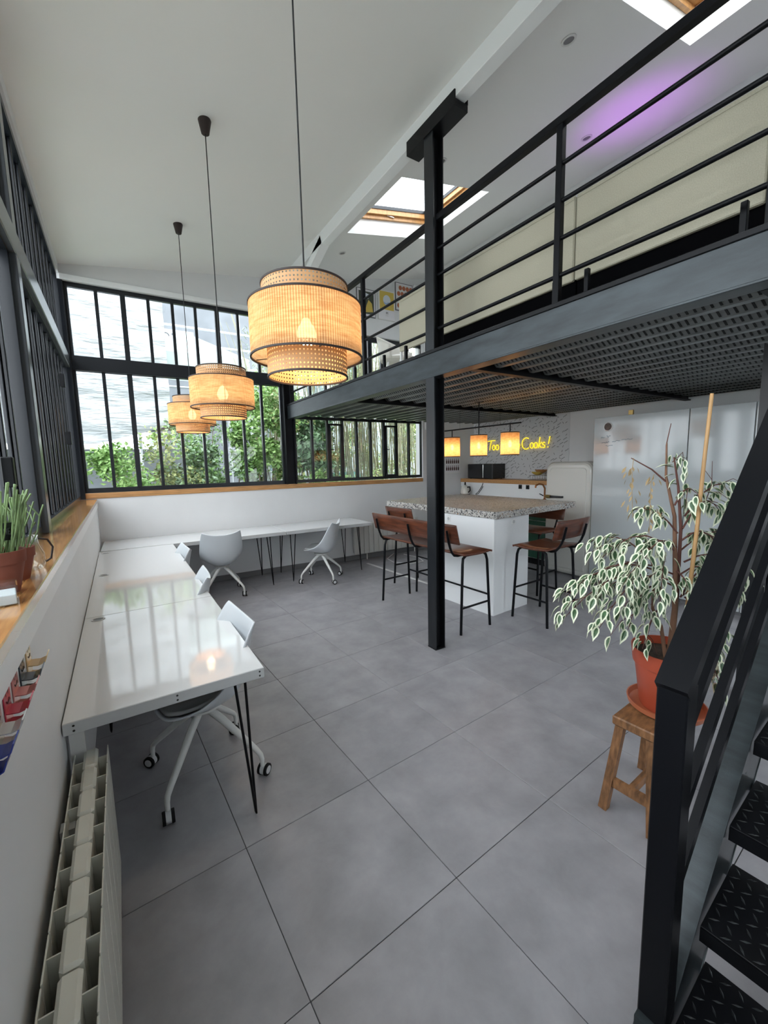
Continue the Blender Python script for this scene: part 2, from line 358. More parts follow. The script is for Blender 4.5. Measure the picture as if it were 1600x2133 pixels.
# ---- ceiling
def slab(mb, x0, x1, y0, y1, t):
    a, b = ceil_z(x0+1e-6), ceil_z(x1-1e-6)
    vs = [(x0,y0,a),(x1,y0,b),(x1,y1,b),(x0,y1,a),(x0,y0,a+t),(x1,y0,b+t),(x1,y1,b+t),(x0,y1,a+t)]
    mb.add(vs, [(0,3,2,1),(4,5,6,7),(0,1,5,4),(1,2,6,5),(2,3,7,6),(3,0,4,7)])
SK = [(2.415, 3.555, 3.33, 4.40), (2.70, 3.59, 0.42, 1.515)]
cm = MB(); slab(cm, -0.47, 2.09, YN-0.1, 6.05, 0.16)
for y0, y1, xs in ((YN-0.1, 0.42, [(2.09, 4.8)]), (0.42, 1.515, [(2.09, 2.70), (3.59, 4.8)]), (1.515, 3.33, [(2.09, 4.8)]), (3.33, 4.40, [(2.09, 2.415), (3.555, 4.8)]), (4.40, 6.05, [(2.09, 4.8)])):
    for x0, x1 in xs: slab(cm, x0, x1, y0, y1, 0.275)
cm.obj('ceiling', M['ceil'], kind='structure')['label'] = 'sloping white plaster ceiling with two skylight openings'
for k, (x0, x1, y0, y1) in enumerate(SK):
    def pz(x): return ceil_z(x)
    g = MB()
    def rim(mb, inset, w, za, zb):
        X0, X1, Y0, Y1 = x0+inset, x1-inset, y0+inset, y1-inset
        for (a0, a1, b0, b1) in ((X0, X0+w, Y0, Y1), (X1-w, X1, Y0, Y1), (X0+w, X1-w, Y0, Y0+w), (X0+w, X1-w, Y1-w, Y1)):
            za0, zb0 = pz(a0), pz(a1)
            vs = [(a0,b0,za0+za),(a1,b0,zb0+za),(a1,b1,zb0+za),(a0,b1,za0+za),(a0,b0,za0+zb),(a1,b0,zb0+zb),(a1,b1,zb0+zb),(a0,b1,za0+zb)]
            mb.add(vs, [(0,3,2,1),(4,5,6,7),(0,1,5,4),(1,2,6,5),(2,3,7,6),(3,0,4,7)])
    rim(g, 0.002, 0.030, 0.165, 0.270)
    w = g.obj('window_%d' % (5+k), M['pine'], kind='structure'); w['label'] = 'pine framed roof window in the sloping ceiling'
    g2 = MB(); rim(g2, 0.033, 0.030, 0.205, 0.285); g2.obj('sash', M['pine'], w)
    g3 = MB(); rim(g3, 0.064, 0.008, 0.255, 0.29); g3.obj('glazing_bead', M['frame'], w)
    X0, X1, Y0, Y1 = x0+0.065, x1-0.065, y0+0.065, y1-0.065
    MB().add([(X0,Y0,pz(X0)+0.275),(X1,Y0,pz(X1)+0.275),(X1,Y1,pz(X1)+0.275),(X0,Y1,pz(X0)+0.275)], [(0, 1, 2, 3)]).obj('pane', M['glass'], w)
    MB().box(((x0+x1)/2-0.05, y1-0.050, pz((x0+x1)/2)+0.19), ((x0+x1)/2+0.05, y1-0.033, pz((x0+x1)/2)+0.204), bev=0.004).obj('handle', M['chrome'], w)

# ---- back wall (local frame: x along the wall, +y outwards)
BK = dict(loc=(0, 5.82, 0), rotz=BA)
def trap(mb, x0, x1, y0, y1, z0, zt):
    a, b = zt(x0), zt(x1)
    mb.add([(x0,y0,z0),(x1,y0,z0),(x1,y1,z0),(x0,y1,z0),(x0,y0,a),(x1,y0,b),(x1,y1,b),(x0,y1,a)], [(0,3,2,1),(4,5,6,7),(0,1,5,4),(1,2,6,5),(2,3,7,6),(3,0,4,7)])
wb = MB(); wb.box((-0.46, 0, -0.1), (4.5, 0.2, 1.21)); wb.box((4.5, 0, -0.1), (5.9, 0.2, 2.3))
up_z = lambda x: ceil_z(x)+0.1
trap(wb, -0.46, 2.09, 0, 0.2, 3.60, up_z); trap(wb, 2.09, 4.5, 0, 0.2, 3.53, up_z); trap(wb, 4.5, 4.75, 0, 0.2, 2.3, up_z)
wb.obj('wall_back', M['wall'], kind='structure', **BK)['label'] = 'white back wall below and above the steel windows'
MB().box((-0.36, -0.035, 3.595), (2.03, 0.0, 3.655), bev=0.004).obj('trim_1', M['trim'], kind='structure', **BK)
MB().box((XL, -0.012, 0.0), (4.9, 0.0, 0.075), bev=0.003).obj('baseboard_back', M['skirt'], kind='structure', **BK)
MB().box((-0.44, -0.012, 1.211), (4.49, 0.11, 1.272), bev=0.003).obj('trim_2', M['oakx'], kind='structure', **BK)['label'] = 'oak sill strip under the back windows'

def steel_window(name, label, xs, z0, z1, thick, xfm, casements=(), wide=(), y0=0.03, y1=0.075, fr=0.05, ztop_gap=True):
    """frame with mullions at xs (first/last are the outer glass edges); children mullion, pane, casement"""
    f = MB(); a, b = xs[0], xs[-1]
    f.box((a-fr, y0, z0-fr), (b+fr, y1, z0)); f.box((a-fr, y0, z1), (b+fr, y1, z1+fr)); f.box((a-fr, y0, z0), (a, y1, z1)); f.box((b, y0, z0), (b+fr, y1, z1))
    w = f.obj(name, M['frame'], kind='structure', **xfm); w['label'] = label
    mull = {}
    for i, x in enumerate(xs[1:-1]):
        h = (0.026 if i in wide else 0.017)
        if h not in mull: mull[h] = MB().box((-h, y0-0.006, z0), (h, y1, z1), bev=0.002).mesh('mullion', M['frame'])
        mk('mullion', mull[h], w, (x, 0, 0))
    for i in range(len(xs)-1):
        MB().add([(xs[i], y1-0.02, z0), (xs[i+1], y1-0.02, z0), (xs[i+1], y1-0.02, z1), (xs[i], y1-0.02, z1)], [(0, 1, 2, 3)]).obj('pane', M['glass'], w)
        if i in casements:
            c = MB(); xa, xb = xs[i]+0.017, xs[i+1]-0.017; t = 0.028; zt = z1-0.05 if ztop_gap else z1
            c.box((xa, y0-0.022, z0), (xa+t, y1-0.025, zt)); c.box((xb-t, y0-0.022, z0), (xb, y1-0.025, zt)); c.box((xa+t, y0-0.022, z0), (xb-t, y1-0.025, z0+t)); c.box((xa+t, y0-0.022, zt-t), (xb-t, y1-0.025, zt))
            cs = c.obj('casement', M['frame'], w)
            zm = z0+(z1-z0)*0.5
            MB().box((xa+0.006, y0-0.05, zm-0.008), (xa+0.02, y0-0.022, zm+0.008)).box((xa+0.006, y0-0.055, zm-0.006), (xa+0.06, y0-0.045, zm+0.006)).obj('handle', M['black'], cs)
    return w
xsA = [-0.304+0.2572*i for i in range(10)]
steel_window('window_1', 'lower row of tall steel framed panes looking onto the garden', xsA, 1.33, 2.655, .03, BK, wide=(1, 5), fr=0.055)
steel_window('window_2', 'upper row of steel framed panes under the sloping ceiling', xsA, 2.815, 3.55, .03, BK, wide=(1, 5), fr=0.05)
MB().box((-0.38, 0.0, 2.655), (2.03, 0.08, 2.815), bev=0.004).obj('trim_3', M['frame'], kind='structure', **BK)
xsB = [2.225+0.2510*i for i in range(10)]
steel_window('window_3', 'steel framed panes under the mezzanine with two opening casements', xsB, 1.33, 2.21, .03, BK, casements=(2, 6), fr=0.045)
xsC = [2.225+0.2510*i for i in range(10)]
steel_window('window_4', 'steel framed panes behind the mezzanine railing', xsC, 2.45, 3.47, .03, BK, casements=(5,), fr=0.05, ztop_gap=False)
# corner post and the H post between the two glazed bays
MB().box((-0.40, -0.02, 1.205), (-0.335, 0.08, 3.60), bev=0.004).obj('trim_4', M['frame'], kind='structure', **BK)
pb = MB(); pb.box((2.04, -0.06, 1.275), (2.052, 0.05, 3.6)); pb.box((2.168, -0.06, 1.275), (2.18, 0.05, 3.6)); pb.box((2.052, -0.01, 1.275), (2.168, 0.0, 3.6))
tag(pb.obj('steel_column', M['black'], **BK), 'black steel H post standing on the sill between the garden windows', 'column')

# ---- left wall with its glazing
lw = MB(); lw.box((-0.46, YN, -0.1), (XL, 5.83, 1.17)); lw.box((-0.46, YN, 3.66), (-0.36, 5.83, 3.80))
lw.obj('wall_left', M['wall'], kind='structure')['label'] = 'white half-height wall under the left windows'
MB().box((XL, YN, 1.105), (XL+0.006, 5.80, 1.17), bev=0.002).obj('trim_5', M['trim'], kind='structure')
MB().box((-0.44, YN, 1.17), (XL+0.008, 5.80, 1.205), bev=0.003).obj('trim_6', M['oak'], kind='structure')['label'] = 'varnished oak window sill along the left wall'
LW = dict(loc=(XW-0.065, 0, 0), rotz=PI/2)      # local x -> world +Y, local y -> world -X
def left_window(name, label, z0, z1, y_start, y_end):
    n = int(round((y_end-y_start)/0.257)); ys = [y_start+(y_end-y_start)*i/n for i in range(n+1)]
    f = MB(); fr = 0.045
    f.box((XW-0.055, y_start-fr, z0-fr), (XW, y_end+fr, z0)); f.box((XW-0.055, y_start-fr, z1), (XW, y_end+fr, z1+fr)); f.box((XW-0.055, y_start-fr, z0), (XW, y_start, z1)); f.box((XW-0.055, y_end, z0), (XW, y_end+fr, z1))
    w = f.obj(name, M['frame'], kind='structure'); w['label'] = label
    me = MB().box((XW-0.05, -0.022, z0), (XW-0.034, 0.022, z1), bev=0.003).box((XW-0.034, -0.010, z0), (XW-0.016, 0.010, z1), bev=0.004).mesh('mullion', M['frame'])
    for y in ys[1:-1]: mk('mullion', me, w, (0, y, 0))
    for a, b in zip(ys, ys[1:]):
        MB().add([(XW-0.045, a, z0), (XW-0.045, b, z0), (XW-0.045, b, z1), (XW-0.045, a, z1)], [(0, 1, 2, 3)]).obj('pane', M['glass'], w)
    return w
wl = [left_window('window_7', 'lower glazing of the left wall beyond the pale post', 1.25, 2.655, 3.06, 5.70),
      left_window('window_8', 'upper glazing of the left wall beyond the pale post', 2.815, 3.60, 3.06, 5.70),
      left_window('window_9', 'lower glazing of the left wall beside the potted plants', 1.25, 2.655, 0.36, 2.86),
      left_window('window_10', 'upper glazing of the left wall nearest the viewer', 2.815, 3.60, 0.36, 2.86),
      left_window('window_11', 'lower glazing of the left wall behind the viewer', 1.25, 2.655, YN+0.1, 0.2),
      left_window('window_12', 'upper glazing of the left wall behind the viewer', 2.815, 3.60, YN+0.1, 0.2)]
for z, y in ((1.85, 4.93), (2.38, 4.93), (1.55, 2.18)):
    MB().box((XW-0.008, y-0.02, z-0.06), (XW+0.03, y+0.02, z+0.06), bev=0.004).obj('window_latch', M['black'], wl[0] if y > 3 else wl[2])
pl = MB(); pl.box((XW-0.06, 2.91, 1.205), (XW+0.028, 3.01, 3.66), bev=0.004); pl.box((XW-0.06, 0.22, 1.205), (XW+0.028, 0.32, 3.66), bev=0.004)
pl.obj('trim_7', mat('grey_steel_post', (0.10, 0.11, 0.12), 0.25, metal=0.3), kind='structure')  # black steel coloured grey, standing in for window light reflected off it
MB().box((XW-0.06, YN, 2.665), (XW+0.03, 5.77, 2.805), bev=0.005).obj('trim_8', bpy.data.materials['grey_steel_post'], kind='structure')
# ---- right and near walls
wr = MB(); wr.box((XR, YN, -0.1), (XR+0.15, 5.9, 2.36)); wr.obj('wall_right', M['wall'], kind='structure')
wu = MB(); wu.box((XU, YN, 2.402), (XU+0.15, 5.9, ceil_z(XU)+0.15)); wu.obj('wall_mezzanine', M['wall'], kind='structure')
wn = MB()
trap(wn, -0.46, 2.09, YN-0.12, YN, -0.1, lambda x: ceil_z(x-1e-6)+0.05); trap(wn, 2.09, 2.4, YN-0.12, YN, -0.1, lambda x: ceil_z(x+1e-6)+0.05); trap(wn, 2.4, 3.4, YN-0.12, YN, 2.2, lambda x: ceil_z(x)+0.05)
trap(wn, 3.4, XU+0.15, YN-0.12, YN, -0.1, lambda x: ceil_z(x)+0.05); wn.box((XU+0.15, YN-0.12, -0.1), (XR+0.15, YN, 2.36)); wn.box((2.4, YN-0.12, -0.1), (3.4, YN, 0.0))
wn.obj('wall_near', M['wall'], kind='structure')
steel_window('door_1', 'glazed steel entrance door behind the viewer', [0.05+0.45*i for i in range(3)], 0.05, 2.15, .03, dict(loc=(3.4, YN-0.03, 0), rotz=PI), fr=0.05)  # invented opening, added to bring more daylight onto floor and stairs

# ---- roof beam with knee brace
rb = thing('roof_beam', 'white boxed roof beam running along the ceiling to the garden wall', 'beam', (2.137, 0, 3.965))
MB().box((-0.047, YN, 0), (0.05, 5.76, 0.14), bev=0.004).obj('beam', M['trim'], rb)
MB().obox((0.0, 4.42, 0.05), (0.0, 5.74, -0.44), 0.094, 0.10, upv=(0, 0, 1)).obj('knee_brace', M['trim'], rb)

# ---- mezzanine
YE = 0.565
mz = thing('mezzanine', 'black steel mezzanine with corrugated metal deck seen from below', 'mezzanine', (0, 0, 0))
b = MB(); b.box((2.092, YE, 2.212), (2.102, 5.75, 2.378)); b.obj('beam_web', M['beam'], mz)
MB().box((2.09, YE, 2.20), (2.20, 5.75, 2.212), bev=0.002).obj('bottom_flange', M['beam'], mz)
MB().box((2.084, YE, 2.378), (2.20, 5.75, 2.404), bev=0.003).obj('top_flange', M['black'], mz)
MB().box((2.205, YE, 2.32), (XR-0.005, 5.66, 2.40)).obj('deck_floor', M['deckfloor'], mz)
cb_me = MB().box((2.205, -0.03, 2.20), (XR-0.005, 0.03, 2.212)).box((2.205, -0.005, 2.212), (XR-0.005, 0.005, 2.32)).mesh('cross_beam', M['black'])
for y in (0.60, 2.20, 3.95): mk('cross_beam', cb_me, mz, (0, y, 0))
P0, NP = 2.21, 18; pit = 0.19
def deck_prof():
    pr = []
    for k in range(NP):
        x = P0+k*pit
        pr += [(x, 2.232), (x+0.045, 2.232), (x+0.095, 2.280), (x+0.138, 2.280)]
    pr.append((P0+NP*pit, 2.232)); return pr
for (ya, yb_) in ((0.635, 2.165), (2.235, 3.915), (3.985, 5.64)):
    pr = deck_prof(); d = MB(); vs = []
    for y in (ya, yb_): vs += [(x, y, z) for x, z in pr]
    n = len(pr); d.add(vs, [(i, i+1, n+i+1, n+i) for i in range(n-1)]); sh = d.obj('deck_sheet', M['galv'], mz)
    for y_lap in (): pass
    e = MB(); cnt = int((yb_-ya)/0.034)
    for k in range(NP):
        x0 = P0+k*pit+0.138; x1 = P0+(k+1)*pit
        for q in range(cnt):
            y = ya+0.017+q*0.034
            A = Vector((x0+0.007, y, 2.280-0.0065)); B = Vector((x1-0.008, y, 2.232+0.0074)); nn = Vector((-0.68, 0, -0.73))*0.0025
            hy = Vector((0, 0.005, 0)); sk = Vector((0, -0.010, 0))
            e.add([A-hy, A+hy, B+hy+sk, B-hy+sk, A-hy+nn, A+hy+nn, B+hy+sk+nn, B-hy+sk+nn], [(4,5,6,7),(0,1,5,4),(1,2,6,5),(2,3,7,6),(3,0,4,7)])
        xf = P0+k*pit+0.035
        if k < 8:
            for q in range(cnt):
                y = ya+0.02+q*0.034
                e.add([(xf-0.006, y-0.006, 2.2392), (xf+0.006, y-0.006, 2.2392), (xf+0.006, y+0.006, 2.2392), (xf-0.006, y+0.006, 2.2392)], [(0, 3, 2, 1)]) if False else None
    e.obj('embossed_slots', M['slot'], sh, kind='stuff')  # thin dark boxes on the webs: embossing shade put in as colour

M['colface'] = mat('column_face_steel', (0.010, 0.012, 0.015), 0.35, spec=0.4, noise=(5, 0.3, 5, (3, 3, 0.6)))
def h_column(name, label, x, y, z0, z1, cap=False):
    t = thing(name, label, 'column', (x, y, z0))
    h = z1-z0; s = MB()
    s.box((-0.05, -0.05, 0), (-0.039, 0.05, h)); s.obj('flange', M['colface'], t)
    MB().box((0.039, -0.05, 0), (0.05, 0.05, h)).obj('flange', M['black'], t)
    MB().box((-0.039, -0.004, 0), (0.039, 0.004, h)).obj('web', M['black'], t)
    return t
c1 = h_column('steel_column', 'black steel H column carrying the mezzanine beam beside the bench', 2.14, 2.55, 0.0, 2.20)
MB().box((-0.052, -0.052, 0.0), (0.052, 0.052, 0.006)).obj('base_plate', M['black'], c1)
c2 = h_column('steel_column', 'black steel column above the mezzanine beam with cradle under the roof beam', 2.14, 2.55, 2.404, 3.952)
cr = MB(); cr.box((-0.06, -0.29, 1.535), (0.06, 0.25, 1.547)); cr.box((-0.06, -0.29, 1.547), (-0.05, 0.25, 1.60)); cr.box((0.055, -0.29, 1.547), (0.063, 0.25, 1.58))
cr.box((-0.06, -0.29, 1.50), (0.06, 0.25, 1.535)); cr.obj('cradle', M['black'], c2)
h_column('steel_column', 'black steel post under the mezzanine beside the staircase at the right edge', 3.32, 0.84, 0.0, 2.20)

# railing
rg = thing('railing', 'black steel mezzanine railing with a square handrail and four round bars', 'railing', (2.135, 0, 2.404))
for y in (0.59, 1.49, 3.61, 5.68): MB().box((-0.018, y-0.018, 0), (0.018, y+0.018, 0.91), bev=0.002).obj('post', M['rail'], rg)
for a, b_ in ((0.566, 2.498), (2.602, 5.72)):
    MB().box((-0.022, a, 0.91), (0.022, b_, 0.952), bev=0.003).obj('handrail', M['rail'], rg)
    for z in (0.155, 0.345, 0.535, 0.72): MB().cyl((0, a, z), (0, b_, z), 0.0118, 10).obj('bar', M['rail'], rg, smooth=40)
for k, y in enumerate((0.70, 1.365, 1.56, 3.03, 3.38, 3.95)):
    s = MB().box((-0.012, -0.012, 0), (0.012, 0.012, 0.165), bev=0.002).obj('steel_stub', M['rail'], loc=(2.215, y, 2.404))
    tag(s, ['short black stub on the mezzanine edge nearest the skylight end', 'short black stub a hand to the right of the railing post', 'short black stub close behind the middle railing post', 'short black stub just left of the upper column', 'short black stub under the far end of the cream screen', 'short black stub right of the big pendant lamp'][k], 'steel stub', 'short stubs along the mezzanine edge')

# ---- staircase (local x climbs)
AZ = R(3.4); sd = Vector((0.763, 0, 0.646)).normalized(); TAN = 0.847
st = thing('staircase', 'black steel staircase with chequer plate treads and blue-black stringer', 'staircase', (1.0, 0.37, 0), AZ)
def zf(x): return 0.215 + TAN*x
s = MB()
def sl(mb, x0, x1, y0, y1, dz0, dz1):
    vs = [(x0,y0,zf(x0)+dz0),(x1,y0,zf(x1)+dz0),(x1,y1,zf(x1)+dz0),(x0,y1,zf(x0)+dz0),(x0,y0,zf(x0)+dz1),(x1,y0,zf(x1)+dz1),(x1,y1,zf(x1)+dz1),(x0,y1,zf(x0)+dz1)]
    mb.add(vs, [(0,3,2,1),(4,5,6,7),(0,1,5,4),(1,2,6,5),(2,3,7,6),(3,0,4,7)])
for ya, nm in ((-0.03, 'stringer'), (-0.86, 'stringer')):
    q = MB(); xs0 = -0.245
    sl(q, xs0, 2.45, ya, ya+0.06, -0.012, 0.0); 
    sl(q, 0.0, 2.45, ya, ya+0.06, -0.262, -0.25) 
    # web, cut level with the floor
    poly = [(xs0, zf(xs0)-0.012), (2.45, zf(2.45)-0.012), (2.45, zf(2.45)-0.25), (0.047, 0.004), (xs0, 0.004)]
    yw = ya+0.002 if ya > -0.5 else ya+0.05
    n = len(poly); vs = [(x, yw, z) for x, z in poly]+[(x, yw+0.008, z) for x, z in poly]
    q.add(vs, [tuple(range(n)), tuple(range(2*n-1, n-1, -1))]+[(i, n+i, n+(i+1) % n, (i+1) % n) for i in range(n)])
    q.obj(nm, M['beam'], st)
def tread_mesh():
    t = MB(); t.box((-0.03, -0.80, -0.006), (0.245, -0.032, 0.0), bev=0.001); t.box((-0.03, -0.80, -0.045), (-0.025, -0.032, -0.006)); t.box((0.24, -0.80, -0.045), (0.245, -0.032, -0.006)); return t.mesh('tread', M['black'])
def marks_mesh():
    t = MB(); i = 0
    for ix in range(9):
        for iy in range(24):
            x = -0.015+ix*0.03; y = -0.785+iy*0.032; a = R(35 if (ix+iy) % 2 else -55)
            c, s_ = math.cos(a), math.sin(a); l, w = 0.0135, 0.0032
            P = lambda u, v, z: (x+u*c-v*s_, y+u*s_+v*c, z)
            t.add([P(-l, 0, 0), P(0, -w, 0), P(l, 0, 0), P(0, w, 0), P(-l*.45, 0, .0022), P(l*.45, 0, .0022)], [(0, 1, 5, 4), (1, 2, 5), (2, 3, 4, 5), (3, 0, 4)])
    return t.mesh('raised_marks', M['chq'])
M['chq'] = mat('worn_chequer_marks', (0.035, 0.04, 0.042), 0.3, metal=0.3)
tm, mm = tread_mesh(), marks_mesh()
ca, sa = math.cos(AZ), math.sin(AZ)
for k in range(1, 13):
    tr_ = mk('tread', tm, st, (0.205+0.2007*(k-2), 0, 0.17*k)); mk('raised_marks', mm, tr_, (0, 0, 0), kind='stuff')
MB().box((-0.03, -0.03, 0.19), (0.03, 0.03, 1.06), bev=0.003).obj('newel_post', M['rail'], st)
MB().box((-0.05, -0.028, 0.16), (0.06, 0.028, 0.205)).obj('newel_plate', M['beam'], st)
def srail(z, w, h, x0=0.0, x1=2.4): return MB().obox((x0, 0, z+TAN*x0), (x1, 0, z+TAN*x1), w, h)
srail(1.075, 0.062, 0.035, -0.03).obj('handrail', M['rail'], st)
for dz in (0.22, 0.44, 0.64): srail(1.075-dz, 0.02, 0.03).obj('infill_bar', M['rail'], st)

# ================================================================== DESKS
def hairpin(name, parent, x, y, ax, ay, h):
    """three-rod hairpin leg: rods meet at the foot, splay at the plate"""
    m = MB(); foot = Vector((x, y, 0.006))
    a = Vector((x-ax*0.055, y+ay*0.0, h)); b = Vector((x, y-ay*0.055, h)); c = Vector((x-ax*0.03, y-ay*0.03, h))
    m.tube([a, foot+(a-foot).normalized()*0.012, foot, foot+(b-foot).normalized()*0.012, b], 0.006, 8)
    m.box((min(a.x, x)-0.012, min(b.y, y)-0.012, h-0.004), (max(a.x, x)+0.012, max(b.y, y)+0.012, h))
    return m.obj(name, M['black'], parent, smooth=50)
DT, DH = 0.045, 0.70
def desk(label, x0, x1, y0, y1, rot, org, legs, screws=None, group='white desks along the walls'):
    t = thing('desk', label, 'desk', (org[0], org[1], 0), rot, group)
    top = MB(); top.box((x0, y0, DH-DT), (x1, y1, DH), bev=0.0025)
    o = top.obj('desktop', [M['gloss'], M['deskedge']], t)
    for p in o.data.polygons:
        if abs(p.normal.z) < 0.9: p.material_index = 1
    for (x, y, ax, ay) in legs: hairpin('hairpin_leg', t, x, y, ax, ay, DH-DT)
    if screws:
        for x in screws:
            for dz in (0.012, 0.03):
                MB().cyl((x, y0-0.0006, DH-dz-0.002), (x, y0+0.002, DH-dz-0.002), 0.004, 10).obj('screw', M['slot'], o)
    return t, o
d1, d1t = desk('nearest glossy white desk on the left wall above the cream radiator', XL+0.004, 0.455, 1.68, 2.845, 0, (0, 0), [(0.395, 1.73, 1, -1), (-0.16, 2.79, -1, 1), (0.395, 2.79, 1, 1)], screws=(-0.20, 0.12, 0.435))
d2, d2t = desk('glossy white desk on the left wall running into the far corner', XL+0.004, 0.455, 2.849, 5.09, 0, (0, 0), [(0.395, 2.91, 1, -1), (-0.16, 2.91, -1, -1)])
bo = (0, 5.82)
d3, d3t = desk('white desk under the garden windows behind two chairs', XL+0.03, 1.775, -0.70, -0.004, BA, bo, [(1.60, -0.62, 1, -1), (1.60, -0.07, 1, 1)])
d4, d4t = desk('white desk under the garden windows ending beside the white radiator', 1.779, 3.04, -0.70, -0.004, BA, bo, [(1.87, -0.62, -1, -1), (2.90, -0.62, 1, -1), (2.90, -0.07, 1, 1), (1.87, -0.07, -1, 1)])
gr_me = MB().lathe([(0.034, 0), (0.034, 0.003), (0.026, 0.003), (0.024, 0.0005)], 24, cap1=True).mesh('cable_grommet', M['deskedge'], 30)
for dt_, x, y in ((d1t, -0.165, 2.79), (d2t, -0.165, 3.95), (d2t, -0.175, 4.98)):
    g = mk('cable_grommet', gr_me, dt_, (x, y, DH))
    MB().lathe([(0.024, 0.0012), (0.001, 0.0012)], 20).obj('grommet_hole', M['skirt'], g)
MB().box((-0.225, 1.75, 0.30), (-0.18, 1.79, 0.655)).obj('support_bracket', M['cabgrey'], d1)

# ================================================================== TASK CHAIRS (front = +y)
def make_chair():
    t = thing('task_chair', '', 'chair', group='white shell task chairs')
    cen = [(0.212, 0.428), (0.195, 0.418), (0.14, 0.400), (0.05, 0.380), (-0.04, 0.371), (-0.12, 0.383), (-0.175, 0.428), (-0.205, 0.51), (-0.222, 0.60), (-0.238, 0.69), (-0.248, 0.745), (-0.252, 0.768)]
    edg = [(0.180, 0.165, 0.434), (0.165, 0.185, 0.440), (0.12, 0.212, 0.447), (0.055, 0.232, 0.467), (-0.01, 0.240, 0.503), (-0.06, 0.243, 0.550), (-0.097, 0.241, 0.603), (-0.128, 0.236, 0.660), (-0.158, 0.229, 0.715), (-0.188, 0.221, 0.765), (-0.210, 0.214, 0.795), (-0.222, 0.208, 0.806)]
    n = len(cen)
    def pt(u, v, inset=0.0):
        k = v*(n-1); i = min(int(k), n-2); f = k-i; L2 = lambda A, B_: [p*(1-f)+q*f for p, q in zip(A, B_)]
        yc, zc = L2(cen[i], cen[i+1]); ye, w, ze = L2(edg[i], edg[i+1]); a_ = (u-0.5)*2; e = abs(a_)**2.3
        return (a_*w*(1-inset*3), yc+(ye-yc)*e+inset*(v-0.2)*1.4, zc+(ze-zc)*e+inset*(1.1-v))
    sh = MB().grid(pt, 17, 2*n-1).obj('seat_shell', M['shell'], t, smooth=60)
    so = sh.modifiers.new('thick', 'SOLIDIFY'); so.thickness = 0.012; so.offset = 0
    sb = sh.modifiers.new('smooth', 'SUBSURF'); sb.levels = 1; sb.render_levels = 1
    pd = MB().grid(lambda u, v: pt(0.06+u*0.88, 0.08+v*0.42, 0.02), 11, 11).obj('seat_pad', M['pad'], t, smooth=60)
    pm = pd.modifiers.new('thick', 'SOLIDIFY'); pm.thickness = 0.016; pm.offset = 0
    hb = MB(); hb.lathe([(0.045, 0.335), (0.05, 0.345), (0.09, 0.358), (0.09, 0.368)], 20, cap0=True, cap1=True); hb.obj('hub', M['legwhite'], t, smooth=40)
    for k in range(4):
        a = PI/4+k*PI/2; c, s_ = math.cos(a), math.sin(a); P = lambda r, z: (r*c, r*s_, z)
        lg = MB().tube([P(0.02, 0.350), P(0.10, 0.292), P(0.20, 0.206), P(0.275, 0.140), P(0.297, 0.115), P(0.303, 0.090), P(0.303, 0.055)], [0.020, 0.0195, 0.0165, 0.0135, 0.012, 0.011, 0.010], 12).obj('leg', M['legwhite'], t, smooth=60)
        cs = MB(); ctr = Vector(P(0.303, 0.029)); ax = Vector((-math.sin(a+0.7*k), math.cos(a+0.7*k), 0)); off = Vector((ax.y, -ax.x, 0))*0.012
        ctr = ctr+off
        for sgn in (-1, 1):
            c0 = ctr+ax*(sgn*0.011); c1_ = ctr+ax*(sgn*0.025)
            cs.tube([c0, c0+(c1_-c0)*0.1, c0+(c1_-c0)*0.9, c1_], [0.025, 0.029, 0.029, 0.026], 18, 0)
            cs.tube([c1_-ax*(sgn*0.002), c1_+ax*(sgn*0.001)], 0.019, 16, 1)
        cs.tube([ctr-ax*0.011, ctr+ax*0.011], 0.026, 14, 1)
        cs.obj('caster', [M['rubber'], M['wheel']], lg, smooth=35)
    return t
ch = make_chair(); ch.location = (0.26, 2.14, 0); ch.rotation_euler = (0, 0, PI/2+R(4)); ch['label'] = 'white shell chair tucked under the nearest desk, its castors in full view'
dup(ch, (0.25, 3.17, 0), PI/2-R(6), 'white shell chair at the left desk, second from the viewer')
dup(ch, (0.27, 4.30, 0), PI/2+R(3), 'white shell chair at the left desk, third from the viewer')
dup(ch, (0.965, 5.165, 0), R(-6), 'white shell chair seen from behind at the garden window desk, left of the hairpin legs')
dup(ch, (2.21, 5.03, 0), R(50), 'white shell chair turned sideways at the garden window desk, nearest the bar bench')

# ================================================================== RADIATORS
rd = thing('radiator', 'cream aluminium sectional radiator under the near desk end on the left wall', 'radiator', (-0.165, 0, 0.0))
NS, pit_r, y_end = 11, 0.112, 1.742
def rad_section():
    s = MB(); w = pit_r
    s.box((-0.020, 0.002, 0.06), (0.022, w-0.002, 0.552), bev=0.008)
    return s.mesh('section', M['radiator'])
sec = rad_section()
fin = MB().box((0.022, -0.0015, 0.07), (0.048, 0.0015, 0.540)).box((-0.045, -0.0015, 0.07), (-0.020, 0.0015, 0.540)).mesh('fin', M['radiator'])
front = MB().box((0.048, 0.003, 0.06), (0.0515, pit_r-0.003, 0.546), bev=0.001).mesh('front_plate', M['radiator'])
back = MB().box((-0.0485, 0.003, 0.06), (-0.045, pit_r-0.003, 0.546), bev=0.001).mesh('back_plate', M['radiator'])
for k in range(NS):
    y = y_end-(k+1)*pit_r
    so_ = mk('section', sec, rd, (0, y, 0)); mk('front_plate', front, so_); mk('back_plate', back, so_); mk('fin', fin, so_, (0, pit_r*0.5, 0))
for y in (1.45, 0.75): MB().box((-0.066, y-0.02, 0.42), (-0.03, y+0.02, 0.50)).obj('wall_bracket', M['cabgrey'], rd)
for y in (0.62, 1.60): MB().tube([(0.0, y, 0.06), (0.0, y, 0.0)], 0.012, 10).obj('pipe', M['cabgrey'], rd, smooth=40)
